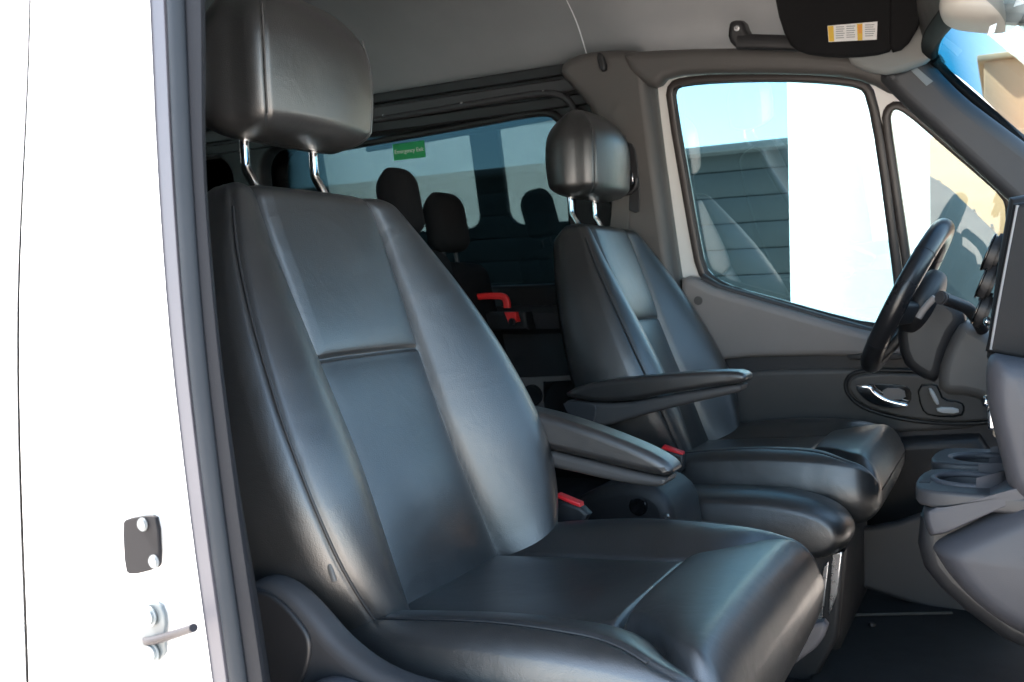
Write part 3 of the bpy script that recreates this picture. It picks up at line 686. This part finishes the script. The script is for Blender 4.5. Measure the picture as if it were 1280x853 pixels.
    for sg in (-1, 1):
        pts = []
        for v in np.linspace(-.28, .07, 50):
            H = float(chw(v)); sv = float(csm(v)); y = sv+.72*(H-sv); pts.append(surf(cf, yc, s, v, sg*y, float(cfront(np.array([y]), np.array([v]), H)[0])+.0016))
        tube("piping", PIPING, cu_['body'], pts, .0016, seg=8, up=(0, 0, 1))
    return seat, fr, cf

ps, PFR, PCF = make_seat("passenger_seat", "black leather passenger seat beside the open white door jamb", YN, 1)
ds, DFR, DCF = make_seat("driver_seat", "black leather driver seat next to the grey trimmed driver door", YF, -1)

# passenger armrest (inboard side, lowered a little)
PX = Plane(1.225)
pa_ = plate("armrest_pad", LEATHER_ARM, ps, PX, [(640, 506), (680, 512), (740, 530), (800, 553), (836, 571), (848, 583), (846, 590), (834, 592), (800, 585), (740, 570), (690, 558), (640, 548)], th=.055, bev=.0125, lift=-.0275, rounds=2, res=6)
plate("armrest_shell", ARM_SHELL, ps, PX, [(640, 551), (690, 560), (740, 572), (800, 587), (834, 594), (842, 594), (838, 603), (822, 606), (770, 598), (710, 584), (640, 570)], th=.048, bev=.008, lift=-.024, rounds=1, res=4)
# driver armrest
PY = Plane(1.70)
plate("armrest_pad", LEATHER_ARM, ds, PY, [(717, 491), (736, 479), (770, 472), (820, 467), (880, 462), (928, 460), (941, 464), (943, 471), (936, 476), (900, 480), (850, 488), (810, 496), (775, 499), (745, 497)], th=.06, bev=.010, lift=-.0, rounds=1, res=6)
plate("armrest_shell", ARM_SHELL, ds, PY, [(716, 496), (745, 499), (775, 501), (810, 498), (850, 490), (900, 482), (937, 476), (935, 486), (915, 491), (860, 503), (805, 518), (765, 530), (745, 529), (728, 515)], th=.052, bev=.008, lift=.003, rounds=1, res=4)
plate("armrest_pivot", PL_DARK, ds, PY, [(717, 497), (750, 500), (760, 503), (758, 520), (748, 529), (740, 528), (724, 512)], th=.004, bev=.0015, lift=.054, rounds=1)
disc("pivot_screw", SATIN, ds, PY.wp(*PY.uv(734, 517), .059), (0, -1, 0), .003, .002, .0005, 12)
# passenger recliner side cover
PQ = Plane(.690)
rc = plate("recliner_cover", PL_DARK, ps, PQ, [(316, 745), (326, 722), (350, 717), (380, 733), (408, 762), (440, 800), (490, 836), (560, 857), (700, 880), (900, 890), (900, 1000), (330, 1000)], th=.035, bev=.013, lift=-.012, rounds=2, res=5)
plate("hinge_cap", PL_BLACK, rc, PQ, [(322, 748), (332, 730), (352, 727), (378, 744), (402, 772), (412, 792), (408, 825), (392, 853), (372, 880), (335, 900), (325, 830)], th=.006, bev=.003, lift=.0225, rounds=2)
plate("recliner_lever", PL_DASH, rc, PQ, [(404, 853), (420, 836), (444, 830), (470, 838), (530, 862), (620, 890), (420, 890)], th=.02, bev=.006, lift=.0225, rounds=1)
# boxes that carry the seats
box("seat_pedestal", PL_BLACK, ps, (-.46, YN, .925), (.36, .40, .25), .02)
box("seat_pedestal", PL_BLACK, ds, (-.46, YF, .925), (.36, .40, .25), .02)
PBX = Plane(1.655)
pillow("base_cover", LEATHER, ds, PBX, [(800, 606), (860, 611), (960, 611), (1020, 622), (1052, 638), (1066, 658), (1064, 678), (1046, 692), (1020, 697), (800, 700)], th=.085, edge=.028, lift=-.035)
PMS = Plane(1.64)
for q4 in ([(1041, 692), (1053, 689), (1047, 742), (1036, 772)], [(1030, 708), (1037, 700), (1029, 770), (1017, 790)]):
    plate("base_bracket", SATIN, ds, PMS, q4, th=.006, bev=.0015)
plate("base_side", PL_BLACK, ds, PMS, [(800, 690), (1056, 690), (1046, 800), (1020, 850), (990, 880), (800, 880)], th=.03, bev=.008, lift=-.035)
PMT = Plane(1.24)
plate("base_skirt", PL_DASH, ps, PMT, [(1010, 775), (1040, 770), (1030, 800), (1000, 822), (940, 870), (880, 900), (860, 860), (960, 820)], th=.02, bev=.006, rounds=1)
# buckles (red press buttons) on both inner seat sides
def buckle(name, label, plane, body, top, grp):
    b = thing(name, label, "seat belt buckle", tuple(plane.pt(*body[-1])))
    plate("buckle_body", PL_BLACK, b, plane, body, th=.022, bev=.005, rounds=0)
    plate("buckle_button", RED_B, b, plane, top, th=.016, bev=.002, lift=.003)
    return b
buckle("belt_buckle", "black belt buckle with red button beside the passenger seat cushion", Plane(1.235), [(700, 620), (733, 631), (742, 640), (724, 668), (700, 700), (680, 690)], [(699, 618), (703, 614.5), (731, 626), (732, 632)], "seat belt buckles")
buckle("belt_buckle", "black belt buckle with red button beside the driver seat cushion", Plane(1.70), [(830, 559), (858, 567), (858, 584), (846, 598), (822, 585)], [(830, 559), (833, 555), (857, 564), (857, 569)], "seat belt buckles")
# latch plates at the seat hinges
box("hinge_bracket", SATIN, ps, Plane(1.20).pt(664, 681), (.03, .02, .02), .004, rot=Matrix.Rotation(math.radians(-30), 3, 'Y'))
disc("hinge_bolt", CHROME, ps, Plane(1.18).pt(652, 687), (0.4, -1, .3), .004, .006, .001, 14)
plate("hinge_plate", SATIN, ds, Plane(2.21), [(900, 520), (905, 505), (908, 550), (898, 556)], th=.004, bev=.001)

# between the seats: console with a cup holder and the brake lever housing
tn = thing("seat_console", "dark plastic console with round cup holder between the two seats", "console", (-.62, 1.47, FLOOR_Z))
PCO = Plane(1.46)
plate("console_side", PL_BLACK, tn, PCO, [(735, 610), (800, 597), (835, 612), (850, 640), (860, 760), (700, 760), (715, 640)], th=.16, bev=.02, lift=-.13, rounds=1)
c_ = PCO.pt(806, 628)
disc("cup_holder_well", GLOSS_BLACK, tn, (c_[0], c_[1]-.028, c_[2]), (0, -1, .1), .016, .012, .003)
disc("console_button", SATIN, tn, (c_[0]+.05, c_[1]-.034, c_[2]-.012), (0, -1, 0), .004, .006, .001, 12)

# floor mat with scuffs
fm = thing("floor_mat", "black rubber floor mat in front of the seats", "floor mat", (-.15, 1.9, FLOOR_Z))
box("mat_sheet", CARPET, fm, (.0, 1.62, FLOOR_Z+.007), (.62, 1.30, .012), .004)
for p in ((1130, 742), (1090, 783)):
    q = ZPlane(FLOOR_Z+.013).pt(*p); disc("mat_stud", STEEL, fm, (q[0], q[1], q[2]+.004), (0, 0, 1), .008, .006, .002, 14)
qa, qb = ZPlane(FLOOR_Z+.013).pt(1060, 771), ZPlane(FLOOR_Z+.013).pt(1190, 768)
tube("mat_ridge", DUST, fm, [(qa[0], qa[1], qa[2]+.003), (qb[0], qb[1], qb[2]+.003)], .003, seg=6, up=(0, 0, 1))
# sill step rising to the far foot well
plate("foot_well_side", PL_DARK, van, Plane(2.12), [(1050, 660), (1090, 655), (1120, 650), (1150, 640), (1240, 600), (1300, 600), (1300, 800), (1048, 720)], th=.03, bev=.01, rounds=0)

# ------------------------------------------------------------------ steering wheel
q0, q1 = Plane(1.955).pt(1184, 277), Plane(1.955).pt(1086, 462)
cw = (np.array(q0)+np.array(q1))/2; ax = np.array(q0)-np.array(q1); RW = float(np.linalg.norm(ax))/2-.014; ax /= np.linalg.norm(ax)
nw = np.array([-ax[2], 0, ax[0]]); 
if nw[0] > 0: nw = -nw
yw = np.array([0, 1.0, 0])
stw = thing("steering_wheel", "black leather steering wheel in front of the driver door window", "steering wheel", tuple(cw))
def wheel(a, r, h): return tuple(cw+ax*math.cos(a)*r+yw*math.sin(a)*r+nw*h)
SEGS = [(-62, 62, LEATHER), (62, 118, PL_BLACK), (118, 242, LEATHER), (242, 298, PL_BLACK)]
GLEATHER = mat("smooth rim leather", (.014, .014, .016), .3, bump=.15, bscale=900, rvar=.05)
tube("rim", GLEATHER, stw, [wheel(2*math.pi*k/72, RW, 0) for k in range(72)], .019, closed=True, seg=20, up=tuple(nw))
for a in (52, 128, 232, 308):
    tube("rim_joint", PL_BLACK, stw, [wheel(math.radians(a-.4), RW, 0), wheel(math.radians(a+.4), RW, 0)], .0196, seg=20, up=tuple(nw))
for sg in (-1, 1):
    tube("spoke", PL_BLACK, stw, [wheel(sg*math.radians(100), RW, -.004), wheel(sg*math.radians(104), RW*.62, -.022), wheel(sg*math.radians(110), RW*.25, -.03)], .02, seg=14, up=tuple(nw), sq=(.010, .022), rounds=1)
    tube("spoke_trim", SATIN, stw, [wheel(sg*math.radians(120), RW*.93, .0), wheel(sg*math.radians(124), RW*.62, -.012)], .004, seg=8, up=tuple(nw))
tube("spoke", PL_BLACK, stw, [wheel(math.pi, RW, -.004), wheel(math.pi, RW*.6, -.022), wheel(math.pi, RW*.25, -.03)], .02, seg=14, up=tuple(nw), sq=(.010, .02), rounds=1)
bm = bmesh.new(); bmesh.ops.create_uvsphere(bm, u_segments=32, v_segments=16, radius=1)
M = Matrix([[nw[i], yw[i], ax[i], (cw-nw*.03)[i]] for i in range(3)]+[[0, 0, 0, 1]])
for v in bm.verts:
    c = v.co; c.x = math.copysign(abs(c.x)**.7, c.x)*.030; c.y *= .078; c.z *= .070; v.co = M @ c
from_bm("hub", bm, PL_BLACK, stw)

# ------------------------------------------------------------------ dashboard
db = thing("dashboard", "dark grey dashboard with steering column, display housing and cup holder console", "dashboard", (.25, YC, FLOOR_Z))
# main body runs the full width ahead of the visible edge
prof = [(.15, 1.05), (.145, 1.30), (.13, 1.42), (.15, 1.50), (.25, 1.56), (.62, 1.58), (.70, .85), (.30, .85)]
plate("main_body", PL_DASH, db, Plane(YC, 0, 0), prof, th=1.64, bev=.02, lift=-.82, px=False, rounds=1)
XG = XPlane(.150)
gb = plate("glove_box_lid", PL_DARK, db, XG, rrect(-1.22, -.80, 1.10, 1.30, .03), th=.012, bev=.004, lift=.0, px=False)
plate("glove_box_latch", PL_BLACK, gb, XG, rrect(-1.05, -.97, 1.265, 1.285, .006), th=.006, bev=.002, lift=.012, px=False)
for k in range(5):
    plate("side_vent_slat", PL_BLACK, db, XG, rrect(-.86, -.70, 1.36+.016*k, 1.368+.016*k, .003), th=.014, bev=.002, lift=.0, px=False)
# steering column cover
PSC = Plane(1.955)
plate("column_cover", PL_PILLAR, db, PSC, [(1174, 462), (1186, 428), (1204, 398), (1225, 408), (1262, 430), (1280, 520), (1240, 505), (1216, 492), (1176, 490)], th=.11, bev=.02, lift=-.055, rounds=1, res=5)
plate("column_core", PL_BLACK, db, PSC, [(1122, 404), (1150, 360), (1178, 360), (1214, 392), (1190, 425), (1176, 478), (1150, 470), (1128, 450)], th=.09, bev=.02, lift=-.045, rounds=1)
PST = Plane(1.80)
a, b, c = PST.pt(1180, 373), PST.pt(1212, 388), PST.pt(1218, 402)
tube("control_stalk", PL_BLACK, db, [(a[0], a[1]-.02, a[2]), (a[0]+.02, a[1]+.01, a[2]-.01), (b[0], b[1]+.05, b[2]), (c[0]+.01, c[1]+.10, c[2]-.02)], .011, rounds=2, seg=14)
disc("stalk_cap", PL_DARK, db, (a[0]-.003, a[1]-.022, a[2]+.001), (-.55, -.8, .1), .0125, .008, .003, 20)
a, b = PST.pt(1147, 398), PST.pt(1168, 372)
tube("shift_paddle", PL_GREY, db, [(a[0], a[1]+.02, a[2]), ((a[0]+b[0])/2-.003, a[1]+.02, (a[2]+b[2])/2), (b[0], b[1]+.02, b[2])], .006, seg=10, rounds=1, sq=(.012, .006))
# display housing in the middle, its side towards us
PC1 = Plane(1.36)
dh = plate("display_housing", mat("matt black housing", (.008, .008, .009), .6, spec=.25, bump=.3, bscale=1100), db, PC1, [(1266, 256), (1330, 246), (1400, 300), (1400, 470), (1254, 446), (1232, 438), (1238, 410), (1252, 330)], th=.02, bev=.008, lift=0, rounds=0, res=4)
plate("housing_core", PL_BLACK, db, Plane(1.62), [(1262, 262), (1330, 250), (1400, 300), (1400, 470), (1260, 444), (1238, 432), (1240, 404), (1250, 330)], th=.28, bev=.015, lift=-.02, rounds=0, res=4)
e = [PC1.wp(*PC1.uv(*p), .018) for p in ((1272, 258), (1258, 330), (1245, 400), (1239, 436))]
tube("housing_trim", mat("grey trim line", (.20, .20, .205), .4), dh, [tuple(p) for p in e], .0022, seg=8, rounds=1)
for p, rr in (((1243, 318), .03), ((1236, 352), .03), ((1230, 388), .026)):
    q = Plane(1.47).pt(*p); vt = disc("air_vent", PL_BLACK, db, q, (-.93, 0, .36), rr, .016, .005)
    q2 = np.array(q)+np.array([-.93, 0, .36])*.0085
    tube("vent_ring", GLOSS_BLACK, vt, [tuple(q2+rr*.86*(math.cos(a)*yw+math.sin(a)*np.array([.36, 0, .93]))) for a in np.linspace(0, 2*math.pi, 33)[:-1]], .0018, closed=True, seg=8, up=(-.93, 0, .36))
q = Plane(1.40).pt(1234, 402); disc("housing_button", CHROME, db, q, (-1, -.3, .2), .006, .008, .002, 16)
# lower centre stack and bulging console
PK = Plane(1.30)
pillow("centre_stack", PL_DASH, db, PK, [(1232, 442), (1262, 448), (1400, 470), (1440, 640), (1300, 640), (1262, 620), (1250, 570), (1232, 500)], th=.07, edge=.03, lift=-.04)
q = Plane(1.33).pt(1241, 522); box("stack_key", SATIN, db, q, (.012, .03, .03), .004)
q = Plane(1.33).pt(1235, 502); disc("stack_button", CHROME, db, q, (-1, -.3, 0), .008, .012, .002, 16)
q = Plane(1.33).pt(1253, 530); box("stack_clip", mat("bronze grey plastic", (.22, .2, .17), .4), db, q, (.022, .03, .034), .005)
# lower bulge of the console and the lip above it
PKB = Plane(1.28)
pillow("console_bulge", PL_DASH, db, PKB, [(1158, 684), (1168, 702), (1184, 726), (1212, 757), (1252, 788), (1300, 812), (1400, 840), (1420, 580), (1300, 618), (1220, 655)], th=.10, edge=.045, lift=-.08)
pillow("console_lip", PL_DASH, db, PKB, [(1150, 640), (1152, 662), (1160, 682), (1220, 653), (1300, 616), (1420, 578), (1420, 560), (1300, 600), (1230, 622), (1180, 638)], th=.078, edge=.012, lift=-.08, crown=.0, rounds=1)
# cup holder tray
zt_ = float(Plane(1.42).pt(1190, 610)[2])
PZ = ZPlane(zt_)
x0 = float(Plane(1.42).pt(1156, 610)[0])
cup1, cup2 = (x0+.058, 1.37), (x0+.070, 1.52)
def circ(c, r, n=28): return [(c[0]+r*math.cos(2*math.pi*k/n), c[1]+r*math.sin(2*math.pi*k/n)) for k in range(n)]
tier = [(x0+.004, 1.288), (x0-.006, 1.33), (x0-.004, 1.40), (x0+.008, 1.445), (x0+.06, 1.452), (x0+.3, 1.452), (x0+.3, 1.28), (x0+.06, 1.282)]
plate("cup_tray", PL_DARK, db, PZ, tier, [circ(cup1, .041)], th=.022, bev=.005, px=False, rounds=1)
tier2 = [(x0+.010, 1.456), (x0+.002, 1.49), (x0+.006, 1.55), (x0+.018, 1.592), (x0+.06, 1.60), (x0+.3, 1.60), (x0+.3, 1.454), (x0+.06, 1.453)]
plate("cup_tray", PL_DARK, db, ZPlane(zt_+.006), tier2, [circ(cup2, .041)], th=.022, bev=.005, px=False, rounds=1)
for c in (cup1, cup2):
    bm = bmesh.new(); bmesh.ops.create_cone(bm, cap_ends=False, segments=36, radius1=.036, radius2=.0415, depth=.08)
    fl = bmesh.ops.create_circle(bm, cap_ends=True, segments=36, radius=.0365); bmesh.ops.translate(bm, vec=(0, 0, -.039), verts=fl['verts'])
    bmesh.ops.translate(bm, vec=(c[0], c[1], zt_-.026), verts=bm.verts)
    cp = from_bm("cup_holder", bm, PL_BLACK, db)
    tube("cup_rim", PL_DASH, cp, [(c[0]+.043*math.cos(a), c[1]+.043*math.sin(a), zt_+.022) for a in np.linspace(0, 2*math.pi, 41)[:-1]], .0045, closed=True, seg=10, up=(0, 0, 1))
    grid_mesh("cup_back", PL_DASH, cp, [[(c[0]+.047*math.cos(a), c[1]+.050*math.sin(a), zt_+.022+h*(.5+.5*math.cos(a))) for h in (0, .012, .020, .022)] for a in np.linspace(-1.35, 1.35, 24)])
    box("cup_slot", PL_BLACK, cp, (c[0]-.052, c[1]-.012, zt_+.0205), (.014, .05, .006), .002)
    for a in (.6, 2.7, 4.8):
        box("cup_tab", PL_BLACK, cp, (c[0]+.036*math.cos(a), c[1]+.036*math.sin(a), zt_-.004), (.012, .012, .012), .003)
plate("tray_side", PL_BLACK, db, Plane(1.45, 0, 0), [(x0+.004, zt_), (x0+.30, zt_), (x0+.30, .98), (x0+.12, 1.02), (x0+.035, 1.08), (x0-.004, 1.13)], th=.29, bev=.02, lift=-.145, px=False, rounds=1)

# ------------------------------------------------------------------ small things in the cab
# sun visor with warning sticker
PV = Plane(2.03, .35, 2.0)
sv = thing("sun_visor", "black folded sun visor under the headliner above the driver window", "sun visor", tuple(PV.pt(1060, 70)))
plate("visor_panel", VISOR, sv, PV, [(964, -60), (972, 10), (986, 52), (1002, 66), (1045, 72), (1092, 70), (1120, 62), (1118, 20), (1126, -60)], th=.022, bev=.008, rounds=1, res=4)
plate("visor_pocket", VISOR, sv, PV, [(1112, -60), (1114, 10), (1112, 66), (1133, 60), (1150, 32), (1164, -10), (1180, -60)], th=.03, bev=.008, rounds=1, res=4)
ws_ = thing("warning_sticker", "white sticker with yellow bands stuck on the black sun visor", "sticker", tuple(PV.pt(1067, 40)))
plate("sticker_sheet", PAPER, ws_, PV, [(1036.5, 31), (1098.5, 25.5), (1097.5, 48), (1038, 51)], th=.0008, bev=.0002, lift=.0222)
plate("sticker_band", YELLOW, ws_, PV, [(1037, 31.5), (1044, 31), (1045, 50), (1038.5, 50.5)], th=.0004, bev=.0001, lift=.0231)
plate("sticker_band", YELLOW, ws_, PV, [(1073, 28.5), (1080, 28), (1080, 48.5), (1074, 49)], th=.0004, bev=.0001, lift=.0231)
plate("sticker_mark", ORANGE, ws_, PV, [(1074.2, 30), (1079, 29.6), (1079, 40), (1075, 40.5)], th=.0004, bev=.0001, lift=.0236)
for x_a, x_b in ((1047, 1058), (1060, 1071), (1083, 1096)):
    for r_ in range(6):
        y_ = 32+r_*2.7-(x_a-1047)*.07; L = x_b-random.random()*3
        plate("print_line", GREY_INK, ws_, PV, [(x_a, y_), (L, y_-.5), (L, y_+.5), (x_a, y_+1)], th=.0003, bev=.00005, lift=.0231)
# grab handle
PG = Plane(2.09, .2, 2.0)
gh = thing("grab_handle", "dark plastic grab handle on the headliner above the driver window", "grab handle", tuple(PG.pt(918, 60)))
plate("handle_mount", PL_BLACK, gh, PG, [(913, 32), (917, 26), (931, 26), (936, 42), (944, 46), (940, 62), (922, 61), (912, 50)], th=.05, bev=.01, lift=-.03, rounds=1, res=4)
tube("handle_bar", PL_BLACK, gh, [tuple(PG.wp(*PG.uv(*p), .012)) for p in ((924, 53), (945, 53), (975, 54), (1000, 55))], .012, sq=(.012, .016), seg=16)
disc("mount_screw", SATIN, gh, PG.wp(*PG.uv(924, 36), .0215), (0, -1, -.2), .006, .003, .001, 14)
# mirror housing at the windshield
mr_ = thing("mirror_housing", "pale grey mirror sensor housing at the top of the windshield", "mirror", tuple(Plane(1.3).pt(1230, 0)))
PMI = Plane(1.3)
mc = PMI.pt(1230, 2)
bm = bmesh.new(); bmesh.ops.create_uvsphere(bm, u_segments=40, v_segments=24, radius=1)
for v in bm.verts:
    c = v.co; p_ = [math.copysign(abs(k)**.62, k) for k in c]
    v.co = Vector((mc[0]+.046*p_[0]+.010*p_[2], mc[1]+.06*p_[1], mc[2]+.030*p_[2]-.012*p_[0]))
from_bm("housing_shell", bm, MIRROR_SHELL, mr_, 80)
tube("housing_stem", MIRROR_SHELL, mr_, [(mc[0]+.035, mc[1]+.02, mc[2]-.012), (mc[0]+.048, mc[1]+.02, mc[2]-.026), (mc[0]+.052, mc[1]+.02, mc[2]-.034)], .011, seg=14, rounds=1)
plate("housing_clip", PAPER, mr_, Plane(float(mc[1])-.058), [(1237, 34), (1246, 30), (1243, 42), (1234, 45)], th=.006, bev=.002)
# windshield sticker with inspection print
PI = Plane(2.16, .12)
si = thing("windshield_sticker", "tiny white print stuck on the windshield corner by the pillar", "sticker", tuple(PI.pt(1172, 72)))
for r_ in range(4):
    plate("print_line", WHITE_INK if r_ else RED, si, PI, [(1164+r_*3, 64+r_*1.5), (1166+r_*3, 62.5+r_*1.5), (1172+r_*3.6, 74+r_*1.6), (1170+r_*3.6, 75+r_*1.6)], th=.0006, bev=.0001)
# green exit sticker on the rear side glass
ux, uy = PW.uv(509.5, 188.5)
es = thing("exit_sticker", "green emergency exit sticker on the tinted rear side window", "sticker", tuple(PW.pt(509, 189)))
hw_, hh_ = abs(PW.uv(529, 188)[0]-PW.uv(489, 188)[0])/2, abs(PW.uv(509, 178)[1]-PW.uv(509, 199)[1])/2
plate("sticker_sheet", GREEN, es, PW, [(ux-hw_, uy-hh_), (ux+hw_, uy-hh_), (ux+hw_, uy+hh_), (ux-hw_, uy+hh_)], th=.0008, bev=.0002, lift=-.0076, px=False)
lettering("sticker_text", "Emergency Exit", .0165, WHITE_INK, es, PW, ux, uy, -.0062)
# red pull handle in the dark behind the seats
PH = Plane(2.06)
rh = thing("emergency_handle", "bright red pull handle on the dark side wall behind the seats", "handle", tuple(PH.pt(620, 400)))
tube("handle_bar", RED, rh, [tuple(PH.pt(*p)) for p in ((560, 374), (587, 371.5), (620, 370), (631, 371), (634, 378), (634, 385))], .0085, rounds=2, sq=(.008, .0085), seg=14)
plate("handle_tip", RED, rh, PH, [(632, 390), (646, 390), (649, 402), (638, 405)], th=.02, bev=.003, lift=-.01)
plate("handle_base", PL_BLACK, rh, Plane(2.10), [(570, 390), (660, 390), (664, 412), (572, 414)], th=.05, bev=.01, lift=-.03)
disc("handle_pivot", PL_BLACK, rh, PH.wp(*PH.uv(643, 402), .012), (0, -1, 0), .009, .01, .002, 16)
# driver belt hanging from the pillar
sbt = thing("seat_belt", "grey seat belt with metal tongue hanging on the far pillar trim", "seat belt", tuple(Plane(2.16).pt(790, 300)))
plate("webbing", BELT, sbt, PP, [(780, 236), (799, 240), (798, 330), (792, 440), (772, 440), (774, 300)], th=.003, bev=.001, lift=.0695)
plate("belt_tongue", CHROME, sbt, PP, [(793, 219), (804, 216), (806, 229), (795, 232)], th=.008, bev=.002, lift=.070)
tube("belt_guide", PL_BLACK, sbt, [tuple(PP.wp(*PP.uv(*p), .078)) for p in ((788, 238), (799, 242), (809, 233), (809, 222))], .006, rounds=1)
# rear seats: two headrests and backs
def rear_seat(label, x, y, ztop, hw2):
    t = thing("rear_seat", label, "car seat", (x, y, FLOOR_Z), "black rear bench seats")
    fr2 = (np.array([x, 0, ztop-.42]), np.array([-.17, 0, .985]), np.array([.985, 0, .17]))
    fl = lambda y_, v, H: .02-.02*(np.abs(y_)/H)**3
    pad(fr2, y, 1, vsamp(-.30, .24, .03, .04, 20), lambda v: smooth_interp(v, [-.30, 0, .24], [.145, .145, .125]), lambda v: .09, fl, .03, .04, .03, lambda v, y_, H: 'body', {'body': ("backrest", CLOTH, t)}, nfront=30)
    pad(fr2, y, 1, vsamp(.265, .42, .03, .05, 12), lambda v: hw2, lambda v: .06, fl, .03, .05, .03, lambda v, y_, H: 'body', {'body': ("headrest", CLOTH, t)}, nfront=30)
    for sg in (-1, 1): tube("headrest_post", PL_BLACK, t, [surf(fr2, y, 1, .22, sg*.03, -.03), surf(fr2, y, 1, .30, sg*.03, -.03)], .006)
    pad((np.array([x+.18, 0, ztop-.72]), np.array([1.0, 0, .05]), np.array([-.05, 0, 1.0])), y, 1, vsamp(-.16, .20, .03, .05, 12), lambda v: .145, lambda v: .12, fl, .03, .05, .03, lambda v, y_, H: 'body', {'body': ("seat_cushion", CLOTH, t)}, nfront=30)
    box("seat_leg", PL_BLACK, t, (x+.15, y, (FLOOR_Z+ztop-.83)/2), (.30, .22, ztop-.83-FLOOR_Z), .01)
for (px_, py_, yy, h2, lb) in ((503, 204, 1.72, .045, "black rear seat with a narrow taller headrest behind the passenger seat"), (561, 236, 2.04, .060, "black rear seat with a wider lower headrest next to the tinted window")):
    q = Plane(yy).pt(px_, py_); rear_seat(lb, float(q[0])+.07, yy, float(q[2]), h2)
